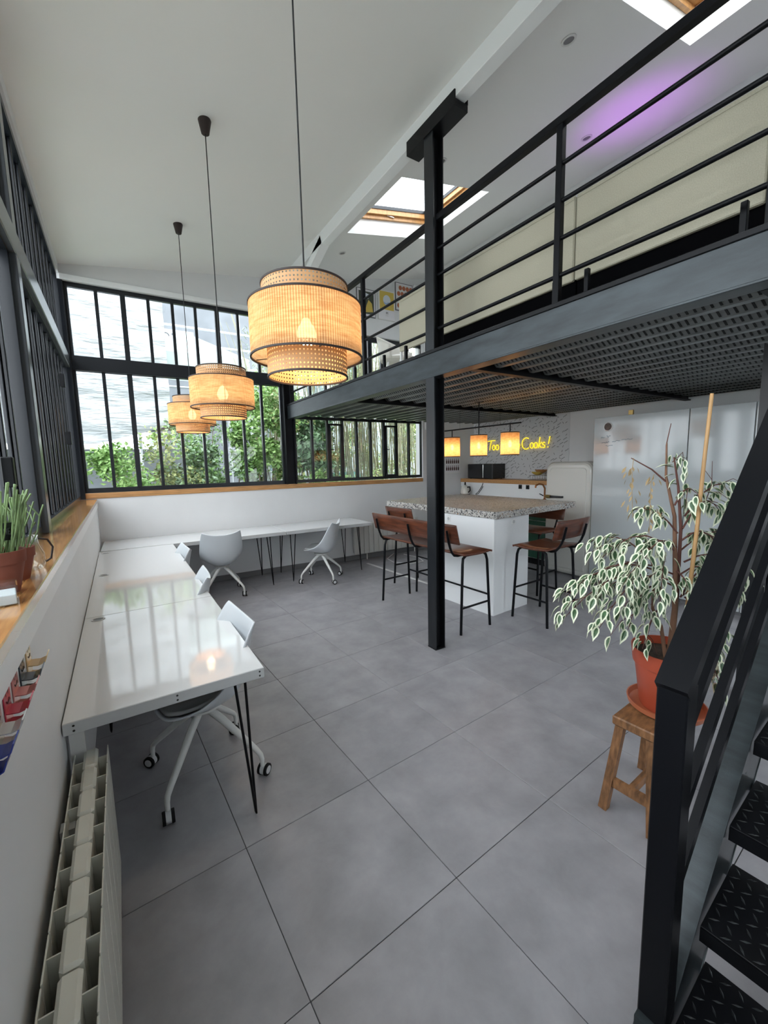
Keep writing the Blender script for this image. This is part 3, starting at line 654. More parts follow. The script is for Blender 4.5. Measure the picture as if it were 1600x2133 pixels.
r2_ = thing('radiator', 'white fluted radiator on the back wall between desk and kitchen', 'radiator', (0, 5.82, 0), BA)
MB().box((3.06, -0.075, 0.13), (4.32, -0.045, 0.575), bev=0.004).obj('body', M['radwhite'], r2_)
flute = MB().box((0.004, -0.092, 0.10), (0.086, -0.075, 0.60), bev=0.006).mesh('flute', M['radwhite'])
for k in range(14): mk('flute', flute, r2_, (3.06+k*0.09, 0, 0))
MB().box((3.2, -0.05, 0.3), (3.24, 0.0, 0.4)).box((4.1, -0.05, 0.3), (4.14, 0.0, 0.4)).obj('wall_bracket', M['radwhite'], r2_)
for x in (3.30, 4.25): MB().tube([(x, -0.07, 0.13), (x, -0.07, 0.0)], 0.010, 8).obj('pipe', M['radwhite'], r2_, smooth=40)

# ================================================================== BAR ISLAND
isl = thing('bar_island', 'square bar counter with thick terrazzo top on a white panelled base', 'bar counter', (3.04, 2.745, 0), TA)
MB().box((-0.02, -0.035, 0.988), (1.40, 1.76, 1.058), bev=0.004).obj('countertop', M['terrazzo'], isl)
MB().box((0.0, 0.0, 0.0), (0.02, 0.86, 0.988), bev=0.002).obj('side_panel', M['trim'], isl)
MB().box((0.02, 0.001, 0.0), (0.56, 0.021, 0.988), bev=0.002).obj('end_panel', M['trim'], isl)
MB().box((0.02, 0.84, 0.0), (0.56, 0.86, 0.988), bev=0.002).obj('end_panel', M['trim'], isl)
MB().box((0.54, 0.021, 0.0), (0.56, 0.84, 0.988), bev=0.002).obj('side_panel', M['trim'], isl)
for (x, y, horiz) in ((-0.004, 0.62, True), (0.30, -0.003, False)):
    p_ = MB()
    if horiz: p_.box((-0.006, y-0.03, 0.90), (0.0, y+0.03, 0.96), bev=0.003); p_.cyl((-0.0075, y, 0.93), (-0.005, y, 0.93), 0.018, 18, 1)
    else: p_.box((x-0.03, -0.005, 0.90), (x+0.03, 0.001, 0.96), bev=0.003); p_.cyl((x, -0.0065, 0.93), (x, -0.004, 0.93), 0.018, 18, 1)
    p_.obj('power_socket', [M['white'], M['deskedge']], isl)

# ---- bar bench / stools (front = +y)
def bar_seat(name, label, cat, W, nback, loc, rz, group=None):
    t = thing(name, label, cat, loc, rz, group)
    hw = W/2; D = 0.36; SZ = 0.745
    def seat(u, v):
        y = (v-0.5)*(D+0.02); z = SZ - 0.012*math.sin(PI*min(1, max(0, v)))*1.0 - (0.012 if v > 0.94 else 0)
        return ((u-0.5)*W, y, z)
    sm = MB().grid(seat, 5, 13).obj('seat', M['rose'], t, smooth=50); m_ = sm.modifiers.new('thick', 'SOLIDIFY'); m_.thickness = 0.018; m_.offset = -1
    fx = hw-0.045
    for sx in (-1, 1):
        x = sx*fx; o = sx*0.02
        f = MB().tube([(x+o, -0.195, 0.0), (x+o*0.3, -0.162, 0.64), (x, -0.15, 0.69), (x, -0.115, 0.714), (x, 0.115, 0.714), (x, 0.15, 0.69), (x+o*0.3, 0.162, 0.64), (x+o, 0.195, 0.0)], 0.0125, 10)
        lg = f.obj('leg_frame', M['rail'], t, smooth=60)
        MB().cyl((x+o*0.7, -0.183, 0.24), (x+o*0.7, 0.183, 0.24), 0.010, 8).obj('side_stretcher', M['rail'], t, smooth=50)
    MB().cyl((-fx, 0.183, 0.30), (fx, 0.183, 0.30), 0.010, 8).obj('footrest', M['rail'], t, smooth=50)
    MB().box((-fx, -0.10, 0.706), (fx, -0.08, 0.722)).box((-fx, 0.08, 0.706), (fx, 0.10, 0.722)).obj('seat_rail', M['rail'], t)
    BW = W+0.02
    def bk(u, v):
        a = (u-0.5)*2; return (a*BW/2, -0.245-0.045*v-0.02*(1-a*a)*(1 if W < 0.8 else 0.25), 0.835+0.175*v)
    bm = MB().grid(bk, 11, 4).obj('backrest', M['rose'], t, smooth=50); m_ = bm.modifiers.new('thick', 'SOLIDIFY'); m_.thickness = 0.016; m_.offset = 0
    bv = bm.modifiers.new('round', 'BEVEL'); bv.width = 0.004; bv.segments = 1
    for k in range(nback):
        x = (-1+2*k/(nback-1))*(hw-0.09); a = 2*x/BW; dy = -0.02*(1-a*a)*(1 if W < 0.8 else 0.25)-0.012
        MB().tube([(x, -0.05, 0.716), (x, -0.17, 0.712), (x, -0.215, 0.722), (x, -0.245, 0.755), (x, -0.255+dy*0.7, 0.80), (x, -0.268+dy, 0.85), (x, -0.292+dy, 0.955)], [0.011, 0.011, 0.011, 0.011, 0.011, 0.012, 0.010], 8).obj('back_support', M['rail'], t, smooth=60)
    return t
bar_seat('bar_bench', 'long rosewood and black steel bar bench in front of the terrazzo counter', 'bench', 1.26, 3, (2.635, 3.215, 0), -PI/2+TA*0.9)
bar_seat('bar_stool', 'rosewood bar stool nearest the plant, at the near end of the counter', 'stool', 0.50, 2, (3.43, 2.45, 0), TA*0.6, 'rosewood bar stools')
bar_seat('bar_stool', 'rosewood bar stool tucked under the far left corner of the counter', 'stool', 0.50, 2, (3.10, 4.07, 0), -PI/2+TA*0.7, 'rosewood bar stools')
bar_seat('bar_bench', 'rosewood bar bench mostly hidden on the fridge side of the counter', 'bench', 1.26, 3, (4.08, 3.50, 0), PI/2+TA)

# ================================================================== KITCHEN SIDE
# whiteboard cupboards (front at x = 4.905)
CX = 4.905
for k, (ya, yb_, lab) in enumerate(((1.872, 2.862, 'tall glossy white cupboard door panel beside the fridge with a round brown magnet'), (1.352, 1.868, 'tall glossy white cupboard panel in the middle, behind the bamboo cane'), (0.75, 1.348, 'tall glossy white cupboard panel at the right edge behind the steel post'))):
    t = thing('tall_cupboard', lab, 'cupboard', (CX, ya, 0), 0, 'tall glossy cupboards by the fridge')
    W_ = yb_-ya
    MB().box((0.022, 0, 0.06), (0.70, W_, 2.02), bev=0.002).obj('body', M['cabgrey'], t)
    MB().box((0.05, 0.0, 0.0), (0.68, W_, 0.06)).obj('plinth', M['skirt'], t)
    MB().box((0, 0.002, 0.05), (0.022, W_-0.002, 2.032), bev=0.003).obj('door', M['board'], t)
    if k == 0:
        wr_ = MB()
        def scrib(y0, z0, length, amp, seed):
            rr = random.Random(seed); pts = []; n = int(length/0.008)
            for i in range(n): pts.append((-0.0012, y0-i*0.008, z0+0.0012*i*0.008*40+amp*(rr.random()-0.5)*2))
            wr_.tube(pts, 0.0019, 4)
        yy = W_
        scrib(yy-0.09, 1.795, 0.05, 0.010, 1); scrib(yy-0.155, 1.805, 0.06, 0.010, 2)
        scrib(yy-0.10, 1.735, 0.10, 0.008, 3); scrib(yy-0.225, 1.745, 0.10, 0.009, 4); scrib(yy-0.33, 1.755, 0.13, 0.007, 5); scrib(yy-0.15, 1.695, 0.09, 0.006, 6)
        wr_.obj('handwriting', M['blueink'], t, kind='stuff', label='faint blue marker handwriting')
        MB().box((0.0, 0.55, 2.032), (0.03, 0.60, 2.085), bev=0.004).obj('brass_catch', M['brass'], t)
mg = MB(); mg.tube([(0.0, 0, 0), (-0.006, 0, 0), (-0.012, 0, 0)], [0.052, 0.054, 0.050], 32, 0); mg.tube([(-0.0121, 0, 0), (-0.014, 0, 0)], [0.044, 0.043], 32, 1)
tag(mg.obj('round_magnet', [M['white'], M['cupdark']], loc=(CX, 2.69, 1.918), smooth=40), 'small round brown magnet with white rim on the glossy cupboard door', 'magnet')
# fridge
fr = thing('refrigerator', 'cream retro fridge with rounded top and chrome handle beside the counter', 'fridge', (4.93, 3.21, 0))
def rounded(w, h, r, n=7):
    pts = []
    for cx_, cz_, a0 in ((w/2-r, h-r, 0), (-w/2+r, h-r, PI/2), (-w/2+r, 0.02+r*0.4, PI), (w/2-r, 0.02+r*0.4, 1.5*PI)):
        rr = r if a0 < PI else r*0.4
        cx2 = (w/2-rr) if cx_ > 0 else (-w/2+rr)
        for i in range(n): a = a0+i*(PI/2)/(n-1); pts.append((cx2+rr*math.cos(a), cz_+rr*math.sin(a)))
    return pts
def loft(prof_list, mi=0):
    m = MB(); n = len(prof_list[0][1]); vs = []
    for x, P_ in prof_list: vs += [(x, a, b_) for a, b_ in P_]
    fs = [(k*n+i, k*n+(i+1) % n, (k+1)*n+(i+1) % n, (k+1)*n+i) for k in range(len(prof_list)-1) for i in range(n)]
    fs += [tuple(range(n)), tuple(range(len(prof_list)*n-1, (len(prof_list)-1)*n-1, -1))]
    return m.add(vs, fs, mi)
def scalep(P_, s, cz=0.76): return [(a*s, (b_-cz)*s+cz) for a, b_ in P_]
fp = rounded(0.65, 1.515, 0.11)
loft([(0.07, fp), (0.64, fp)]).obj('body', M['fridge'], fr, smooth=40)
loft([(0.062, fp), (0.03, fp), (0.008, scalep(fp, 0.975)), (0.0, scalep(fp, 0.94))]).obj('door', M['fridge'], fr, smooth=30)
pp = [(a*0.80, (b_-0.76)*0.90+0.76) for a, b_ in rounded(0.65, 1.515, 0.06)]
loft([(0.0, pp), (-0.006, scalep(pp, 0.985))]).obj('door_panel', M['fridge'], fr, smooth=30)
hd = MB(); hd.tube([(-0.006, 0.30, 1.05), (-0.035, 0.285, 1.05), (-0.04, 0.20, 1.05), (-0.03, 0.07, 1.05), (-0.006, 0.055, 1.05)], [0.015, 0.017, 0.016, 0.014, 0.014], 10); hd.obj('handle', M['blackgloss'], fr, smooth=50); MB().box((-0.056, 0.22, 1.028), (-0.018, 0.30, 1.072), bev=0.008).obj('handle_badge', M['brass'], fr, smooth=50)
MB().box((0.10, -0.28, 0.0), (0.60, 0.28, 0.04)).obj('plinth', M['rubber'], fr)
# base units with green fronts, worktop, boxed-out splashback and oak ledge
UX = 5.06
unit_w = 0.528
for k in range(4):
    ya = 3.56+k*unit_w
    t = thing('kitchen_unit', 'dark green kitchen base unit, %s' % ('next to the fridge', 'second from the fridge', 'third from the fridge', 'in the far corner')[k], 'cabinet', (UX, ya, 0), 0, 'green kitchen base units')
    wl_ = unit_w if k < 3 else 0.50
    MB().box((0.02, 0.001, 0.10), (0.30, wl_-0.001, 0.905)).obj('body', M['cabgrey'], t)
    MB().box((0.06, 0.0, 0.0), (0.28, wl_, 0.10)).obj('plinth', M['rubber'], t)
    dr = MB().box((0, 0.004, 0.11), (0.02, wl_-0.004, 0.66), bev=0.003).obj('door', M['green'], t)
    MB().box((-0.012, wl_-0.16, 0.60), (0.0, wl_-0.05, 0.612), bev=0.003).obj('handle', M['copper'], dr)
    dw = MB().box((0, 0.004, 0.67), (0.02, wl_-0.004, 0.90), bev=0.003).obj('drawer', M['green'], t)
    MB().box((-0.012, wl_/2-0.055, 0.78), (0.0, wl_/2+0.055, 0.792), bev=0.003).obj('handle', M['copper'], dw)
wt = MB().box((UX-0.03, 3.56, 0.905), (5.36, 5.655, 0.945), bev=0.004).obj('worktop', M['trim']); tag(wt, 'white kitchen worktop under the oak ledge', 'worktop')
sp = MB().box((5.361, 3.56, 0.0), (XR-0.002, 5.655, 1.165)).obj('wall_splashback', M['trim'], kind='structure')
led = MB().box((5.345, 3.56, 1.166), (XR-0.002, 5.655, 1.232), bev=0.004).obj('trim_9', M['oakx'], kind='structure'); led['label'] = 'oak ledge above the kitchen worktop'
# wallpaper with printed squiggles
wp = MB().box((XR-0.006, 3.70, 1.234), (XR-0.001, 5.655, 2.30)).obj('wall_wallpaper', M['paper'], kind='structure'); wp['label'] = 'pale grey wallpaper with small dark dashes and zigzags'
sq = MB(); rr = random.Random(3)
def stroke(pts, w=0.0032):
    for a, b_ in zip(pts, pts[1:]):
        a = Vector(a); b_ = Vector(b_); d = (b_-a); nrm = Vector((-d.y, d.x)).normalized()*w
        q = [a+nrm, b_+nrm, b_-nrm, a-nrm]
        sq.add([(XR-0.0068, p.x, p.y) for p in q], [(0, 1, 2, 3)])
placed = []
tries = 0
while len(placed) < 330 and tries < 9000:
    tries += 1
    y, z = rr.uniform(3.73, 5.63), rr.uniform(1.26, 2.22)
    if any(abs(y-a) < 0.05 and abs(z-b_) < 0.036 for a, b_ in placed): continue
    placed.append((y, z)); a = rr.uniform(0, PI)
    if rr.random() < 0.35:
        c = Vector((math.cos(0.5), math.sin(0.5))); n_ = Vector((-c.y, c.x)); f = -1
        pts = [Vector((y, z))+Vector((-c.x, c.y))*(i-2)*0.017+Vector((0, 1))*(0.010*(i % 2)) for i in range(5)]
        stroke(pts)
    else:
        d = Vector((math.cos(a), math.sin(a)))*0.017; stroke([Vector((y, z))-d, Vector((y, z))+d])
sq.obj('printed_squiggles', M['ink'], wp, kind='stuff')
# neon sign
ne = thing('neon_sign', 'yellow neon lettering reading Too Many Cooks! on the wallpapered wall', 'neon sign', (XR-0.03, 5.29, 1.73))
def arc(cx_, cy_, rx, ry, a0, a1, n=12): return [(cx_+rx*math.cos(R(a0+(a1-a0)*i/(n-1))), cy_+ry*math.sin(R(a0+(a1-a0)*i/(n-1)))) for i in range(n)]
K = 0.10
strokes = {
 'letter_t': [[(0.0, 1.62), (0.9, 1.72), (1.75, 1.70)], [(0.85, 1.70), (0.62, 0.9), (0.45, 0.05)]],
 'letter_o': [arc(1.42, 0.48, 0.32, 0.44, 60, 420, 18)],
 'letter_o.001': [arc(2.22, 0.48, 0.32, 0.44, 60, 420, 18)],
 'letter_m': [[(3.0, 0.0), (3.35, 1.65), (3.75, 0.55), (4.3, 1.68), (4.45, 0.05)]],
 'letter_a': [arc(5.02, 0.45, 0.30, 0.42, 40, 330, 14), [(5.33, 0.85), (5.30, 0.3), (5.45, 0.05)]],
 'letter_n': [[(5.68, 0.85), (5.66, 0.05)], [(5.68, 0.5), (5.85, 0.82), (6.05, 0.84), (6.16, 0.6), (6.14, 0.05)]],
 'letter_y': [[(6.5, 0.85), (6.42, 0.4), (6.62, 0.12), (6.9, 0.3), (7.05, 0.88)], [(7.05, 0.88), (6.95, 0.1), (6.72, -0.6)]],
 'letter_c': [arc(8.35, 0.85, 0.82, 0.92, 55, 310, 18)],
 'letter_o.002': [arc(9.45, 0.48, 0.33, 0.44, 60, 420, 18)],
 'letter_o.003': [arc(10.22, 0.48, 0.33, 0.44, 60, 420, 18)],
 'letter_k': [[(10.98, 1.75), (10.72, 0.05)], [(11.30, 0.92), (10.83, 0.48), (11.30, 0.05)]],
 'letter_s': [arc(11.72, 0.68, 0.24, 0.21, 40, 230, 10)+arc(11.66, 0.26, 0.26, 0.22, 70, -140, 10)],
 'exclamation_mark': [[(12.78, 1.75), (12.52, 0.6)], [(12.46, 0.2), (12.43, 0.05)]],
}
for nm, sl_ in strokes.items():
    m = MB()
    for p in sl_: m.tube([(0, -K*a, K*b_) for a, b_ in p], 0.0062, 8)
    m.obj(nm.split('.')[0], M['neon'], ne, smooth=60)
for a in (0.05, 0.65, 1.25):
    MB().cyl((0.012, -a, 0.17), (0.024, -a, 0.17), 0.006, 8).obj('standoff', M['chrome'], ne)
# microwave, kettle, rack, sockets, tap
mw = thing('microwave', 'black microwave oven on the oak ledge under the hanging shades', 'microwave', (5.36, 4.90, 1.232))
MB().box((0.012, 0, 0.008), (0.33, 0.58, 0.262), bev=0.004).obj('body', M['blackgloss'], mw)
MB().box((0, 0.19, 0.012), (0.012, 0.578, 0.258), bev=0.002).obj('door', M['blackgloss'], mw)
MB().box((0, 0.002, 0.012), (0.012, 0.183, 0.258), bev=0.002).obj('control_panel', M['blackgloss'], mw)
MB().box((-0.012, 0.195, 0.02), (0.0, 0.207, 0.25), bev=0.003).obj('handle', M['chrome'], mw)
for dx in (0.04, 0.28):
    for dy in (0.04, 0.54): MB().cyl((dx, dy, 0), (dx, dy, 0.009), 0.012, 10).obj('foot', M['rubber'], mw)
kt = thing('kettle', 'small cream electric kettle with black base beside the microwave', 'kettle', (5.22, 5.40, 0.945))
MB().lathe([(0.0, 0.0), (0.085, 0.0), (0.085, 0.022)], 24, cap1=True).obj('base', M['rubber'], kt, smooth=40)
MB().lathe([(0.08, 0.023), (0.083, 0.06), (0.072, 0.12), (0.045, 0.165), (0.02, 0.18), (0.0, 0.182)], 28, cap0=True).obj('body', M['kettle'], kt, smooth=50)
MB().tube([(0, 0, 0.178), (0, 0, 0.23)], [0.016, 0.012], 12).obj('lid_knob', M['rubber'], kt, smooth=40)
MB().tube([(0, -0.06, 0.14), (0, -0.115, 0.15), (0, -0.125, 0.09), (0, -0.08, 0.05)], 0.011, 10).obj('handle', M['rubber'], kt, smooth=60)
MB().tube([(0, 0.06, 0.12), (0, 0.10, 0.15)], [0.018, 0.010], 10).obj('spout', M['kettle'], kt, smooth=60)
cb = MB().tube([(5.356, 5.10, 1.16), (5.345, 5.12, 1.10), (5.33, 5.18, 1.01), (5.31, 5.23, 0.965), (5.29, 5.20, 0.955), (5.27, 5.12, 0.985), (5.30, 5.08, 1.06), (5.353, 5.10, 1.10)], 0.006, 8).obj('electric_flex', M['cord'], smooth=60)
tag(cb, 'looping black power cord beside the kettle', 'cord')
for k, y in enumerate((4.305, 4.165)):
    s_ = thing('wall_socket', ('small black wall socket under the ledge, the left one of two', 'small black wall socket under the ledge, the right one of two')[k], 'socket', (5.361, y, 1.125), 0, 'black sockets under the oak ledge')
    MB().box((-0.009, -0.033, -0.033), (0, 0.033, 0.033), bev=0.004).obj('plate', M['blackgloss'], s_)
    MB().cyl((-0.0095, 0, 0), (-0.008, 0, 0), 0.02, 18).obj('insert', M['rubber'], s_, smooth=40)
tp = thing('kitchen_tap', 'copper swan-neck tap on the worktop beside the fridge', 'tap', (5.28, 3.80, 0.945))
MB().tube([(0, 0, 0.0), (0, 0, 0.18), (-0.02, 0.02, 0.235), (-0.06, 0.05, 0.25), (-0.10, 0.08, 0.225), (-0.105, 0.085, 0.19)], 0.013, 12).obj('spout', M['copper'], tp, smooth=60)
MB().lathe([(0.03, 0), (0.03, 0.015), (0.016, 0.03)], 16, cap0=True, cap1=True).obj('base', M['copper'], tp, smooth=40)
MB().tube([(0, 0.02, 0.07), (-0.03, 0.07, 0.10)], [0.008, 0.006], 8).obj('lever', M['blackgloss'], tp, smooth=40)
rk = thing('dish_rack', 'wire dish rack standing on the oak ledge beside the fridge', 'dish rack', (5.38, 3.72, 1.233))
w_ = MB()
for z in (0.012, 0.075): w_.tube([(0.02, 0.02, z), (0.27, 0.02, z), (0.27, 0.46, z), (0.02, 0.46, z), (0.02, 0.02, z)], 0.0035, 6)
w_.obj('frame', M['chrome'], rk, smooth=60)
for k in range(10): MB().tube([(0.02, 0.04+k*0.044, 0.075), (0.03, 0.04+k*0.044, 0.005), (0.26, 0.04+k*0.044, 0.005), (0.27, 0.04+k*0.044, 0.075)], 0.0025, 6).obj('wire', M['chrome'], rk, smooth=60)
for k, (y, z, c) in enumerate(((4.09, 1.318, 'posteryel'), (4.03, 1.352, 'oakx'))):
    bw = MB(); bw.lathe([(0.03, 0.0), (0.07, 0.02), (0.10, 0.05), (0.097, 0.05), (0.065, 0.024), (0.02, 0.008)], 24, cap0=True)
    tag(bw.obj('bowl', M[c], loc=(5.50, y, z-0.008), smooth=50), ('yellow bowl lying in the dish rack', 'wooden bowl stacked on the yellow bowl in the dish rack')[k], 'bowl')
# bottle poster and the white alarm box on the back wall
def bwloc(x, z, y=-0.002): 
    c, s_ = math.cos(BA), math.sin(BA); return (c*x-s_*y, 5.82+s_*x+c*y, z)
po = thing('poster', 'white poster printed with three rows of dark bottles beside the kitchen', 'poster', bwloc(4.97, 1.335), BA)
MB().box((0, -0.012, 0), (0.385, 0.0, 0.56), bev=0.002).obj('frame', M['white'], po)
MB().box((0.02, -0.0135, 0.02), (0.365, -0.012, 0.54)).obj('print', M['posterwhite'], po)
for r_ in range(4):
    for c_ in range(7):
        x = 0.055+c_*0.046; z = 0.05+r_*0.125
        MB().box((x-0.015, -0.0145, z), (x+0.015, -0.0135, z+0.055)).box((x-0.006, -0.0145, z+0.055), (x+0.006, -0.0135, z+0.09)).obj('printed_bottle', M['bottle'], po)
al = thing('alarm_sensor', 'small white sensor box at the top right of the garden windows', 'sensor', bwloc(4.57, 2.10), BA)
MB().box((-0.035, -0.05, 0), (0.035, 0, 0.13), bev=0.012).obj('housing', M['white'], al)
MB().box((-0.02, -0.052, 0.05), (0.02, -0.05, 0.10), bev=0.002).obj('lens', M['deskedge'], al)
cc = MB(); 
tag(MB().tube([(3.95, 5.55, 0.008), (4.0, 5.2, 0.008), (3.9, 4.95, 0.008), (3.65, 4.95, 0.008), (3.5, 5.2, 0.008), (3.55, 5.45, 0.008), (3.75, 5.55, 0.05)], 0.007, 8).obj('power_cable', M['white'], smooth=60), 'white power cable lying on the floor under the white radiator', 'cable')
tag(MB().box((-0.02, 0, 0), (0.02, 1.45, 0.009), bev=0.004).obj('cable_cover', M['cabgrey'], loc=(3.22, 3.95, 0), rotz=R(3)), 'pale floor cable cover running from the desk towards the counter', 'cable cover')

# ================================================================== PENDANT LAMPS
def cane_cyl(r, z0, z1, n, rows):
    m = MB(); hz = (z1-z0)/rows
    for i in range(n):
        for j in range(rows):
            a0 = 2*PI*i/n; da = 2*PI/n; za = z0+j*hz
            P = lambda u, v: (r*math.cos(a0+u*da), r*math.sin(a0+u*da), za+v*hz)
            q = 0.30; outer = [(0, 0), (1, 0), (1, 1), (0, 1)]
            inner = [(q, 0.41), (0.41, q), (1-0.41, q), (1-q, 0.41), (1-q, 1-0.41), (1-0.41, 1-q), (0.41, 1-q), (q, 1-0.41)]
            vs = [P(*p) for p in outer]+[P(*p) for p in inner]
            m.add(vs, [(0, 1, 6, 5), (1, 7, 6), (1, 2, 8, 7), (2, 9, 8), (2, 3, 10, 9), (3, 11, 10), (3, 0, 4, 11), (0, 5, 4)])
    return m
def cyl_uv(m, me):
    uvl = me.uv_layers.new(name='UVMap'); 
    for p in me.polygons:
        us = []
        for li in p.loop_indices:
            v = me.vertices[me.loops[li].vertex_index].co; us.append((math.atan2(v.y, v.x)/(2*PI)+0.5, v.z))
        mx = max(u for u, _ in us)
        for li, (u, z) in zip(p.loop_indices, us):
            if mx-u > 0.5: u += 1
            uvl.data[li].uv = (u, z*2)
    return me
def ring(r, z, t=0.0028, h=0.007): return MB().lathe([(r-t, z-h/2), (r+t, z-h/2), (r+t, z+h/2), (r-t, z+h/2), (r-t, z-h/2)], 64)
cane_b = cane_cyl(0.160, 0.004, 0.115, 72, 7).mesh('lower_cane_ring', M['canew'], 60)
cane_t = cane_cyl(0.170, 0.262, 0.352, 76, 6).mesh('upper_cane_ring', M['canew'], 60)
drum = MB().lathe([(0.222, 0.078), (0.222, 0.278)], 96); drum = cyl_uv(drum, drum.mesh('raffia_drum', M['raffia'], 60))
LH = 1.905
def pendant(label, x, y, power):
    t = thing('pendant_lamp', label, 'lamp', (x, y, LH), 0, 'rattan pendant lamps over the desks')
    mk('lower_cane_ring', cane_b, t); mk('upper_cane_ring', cane_t, t); mk('raffia_drum', drum, t)
    for nm, r, z in (('edge_band', 0.160, 0.003), ('edge_band', 0.170, 0.354), ('edge_band', 0.222, 0.078), ('edge_band', 0.222, 0.278)):
        ring(r, z).obj(nm, M['band'], t, smooth=30)
    fr_ = MB()
    for k in range(3):
        a = k*2*PI/3+0.4; c, s_ = math.cos(a), math.sin(a)
        fr_.tube([(0.018*c, 0.018*s_, 0.275), (0.222*c, 0.222*s_, 0.275)], 0.0022, 6); fr_.tube([(0.165*c, 0.165*s_, 0.275), (0.165*c, 0.165*s_, 0.085), (0.215*c, 0.215*s_, 0.082)], 0.0022, 6)
    fr_.tube([(0, 0, 0.255), (0, 0, 0.28)], 0.019, 12)
    fr_.obj('wire_frame', M['band'], t)
    MB().lathe([(0.019, 0.235), (0.019, 0.272), (0.008, 0.290)], 16, cap0=True, cap1=True).obj('lamp_holder', M['band'], t, smooth=40)
    MB().lathe([(0.0, 0.125), (0.02, 0.132), (0.036, 0.156), (0.040, 0.176), (0.034, 0.198), (0.018, 0.222), (0.013, 0.235)], 20).obj('bulb', M['bulb'], t, smooth=60)
    zc = ceil_z(x)-LH
    MB().cyl((0, 0, 0.28), (0, 0, zc-0.08), 0.0035, 8).obj('cord', M['cord'], t, smooth=50)
    MB().lathe([(0.022, zc-0.088), (0.026, zc-0.085), (0.043, zc-0.004), (0.040, zc+0.004)], 24, cap0=True).obj('ceiling_rose', M['band'], t, smooth=40)
    ld = bpy.data.lights.new('pendant_light', 'POINT'); ld.energy = power; ld.color = (1.0, 0.70, 0.44); ld.shadow_soft_size = 0.045
    lo = bpy.data.objects.new('pendant_light', ld); COL.objects.link(lo); lo.parent = t; lo.location = (0, 0, 0.10)
    return t
pendant('big rattan drum pendant lamp nearest the viewer, in front of the mezzanine beam', 0.69, 1.625, 0.95)
pendant('rattan drum pendant lamp in the middle of the row of three', 0.695, 3.24, 0.95)
pendant('rattan drum pendant lamp farthest away, nearest the garden windows', 0.69, 4.67, 0.95)

tl = thing('triple_pendant', 'black bar pendant with three small lit jute shades above the bar counter', 'lamp', (3.60, 3.50, 1.60))
MB().box((-0.008, -0.60, 0.335), (0.008, 0.60, 0.351), bev=0.002).obj('bar', M['rail'], tl)
MB().cyl((0, 0, 0.35), (0, 0, 0.638), 0.006, 8).obj('rod', M['rail'], tl, smooth=40)
MB().lathe([(0.05, 0.63), (0.05, 0.64)], 20, cap0=True, cap1=True).obj('ceiling_plate', M['rail'], tl, smooth=40)
for y in (-0.32, 0.32): MB().cyl((0, y, 0.35), (0, y, 0.64), 0.0012, 6).obj('suspension_wire', M['rail'], tl)
sm_me = MB().lathe([(0.098, 0.0), (0.098, 0.24)], 48); sm_me = cyl_uv(sm_me, sm_me.mesh('shade', M['canvas'], 60))
for y in (-0.46, 0.0, 0.46):
    sh = mk('shade', sm_me, tl, (0, y, 0.01))
    for z in (0.0, 0.24): ring(0.098, z, 0.002, 0.010).obj('edge_band', M['band'], sh, smooth=30)
    MB().cyl((0, 0, 0.20), (0, 0, 0.33), 0.006, 8).obj('drop_rod', M['rail'], sh, smooth=40)
    MB().lathe([(0.016, 0.155), (0.016, 0.205)], 12, cap0=True, cap1=True).obj('lamp_holder', M['copper'], sh, smooth=40)
    MB().lathe([(0.0, 0.08), (0.014, 0.086), (0.021, 0.105), (0.016, 0.13), (0.010, 0.155)], 14).obj('bulb', M['bulbs'], sh, smooth=60)
    ld = bpy.data.lights.new('shade_light', 'POINT'); ld.energy = 0.6; ld.color = (1.0, 0.70, 0.44); ld.shadow_soft_size = 0.02
    lo = bpy.data.objects.new('shade_light', ld); COL.objects.link(lo); lo.parent = tl; lo.location = (0, y, 0.07)

# downlights in the ceiling
for k, (x, y) in enumerate(((2.636, 1.806), (3.814, 2.404), (2.638, 3.034), (2.608, 4.899), (3.75, 4.55))):
    d = thing('ceiling_spot', ('recessed ceiling spot nearest the viewer beside the near skylight', 'recessed ceiling spot beside the purple glow', 'recessed ceiling spot just right of the tall column', 'recessed ceiling spot above the big pendant lamp', 'recessed ceiling spot above the posters')[k], 'ceiling spot', (x, y, ceil_z(x)), 0, 'recessed ceiling spots'); d.rotation_euler = (0, -math.atan(0.2), 0)
    MB().lathe([(0.046, -0.001), (0.046, -0.006), (0.034, -0.008), (0.032, -0.001)], 28).obj('rim', M['cabgrey'], d, smooth=40)
    MB().lathe([(0.032, -0.003), (0.0, -0.003)], 20).obj('lens', M['skirt'], d)

# ================================================================== ON THE MEZZANINE
for k, (ya, yb_, lab) in enumerate(((0.58, 0.69, 'cream fabric screen sliver at the right picture edge on the mezzanine'), (0.70, 1.575, 'cream fabric screen on the mezzanine right of the middle railing post'), (1.585, 3.42, 'long cream fabric screen on the mezzanine behind the tall column'))):
    t = thing('fabric_screen', lab, 'screen', (2.42, ya, 2.40), 0, 'cream fabric screens behind the railing')
    W_ = yb_-ya
    MB().box((0, 0, 0.23), (0.03, W_, 0.71), bev=0.006).obj('panel', M['cream'], t)
    MB().box((-0.003, 0.004, 0.685), (0.0, W_-0.004, 0.70), bev=0.001).obj('hem', M['cream'], t)
    MB().box((0.032, 0, 0.0), (0.30, max(0.05, W_-0.36 if k == 2 else W_), 0.30), bev=0.003).obj('black_base', M['felt'], t)
    if k == 2: MB().box((0.004, W_-0.02, 0.0), (0.024, W_-0.004, 0.23)).obj('leg', M['white'], t)
mc = thing('shell_armchair', 'cream round-backed chair on the mezzanine beyond the screens', 'chair', (3.12, 4.45, 2.40), R(205))
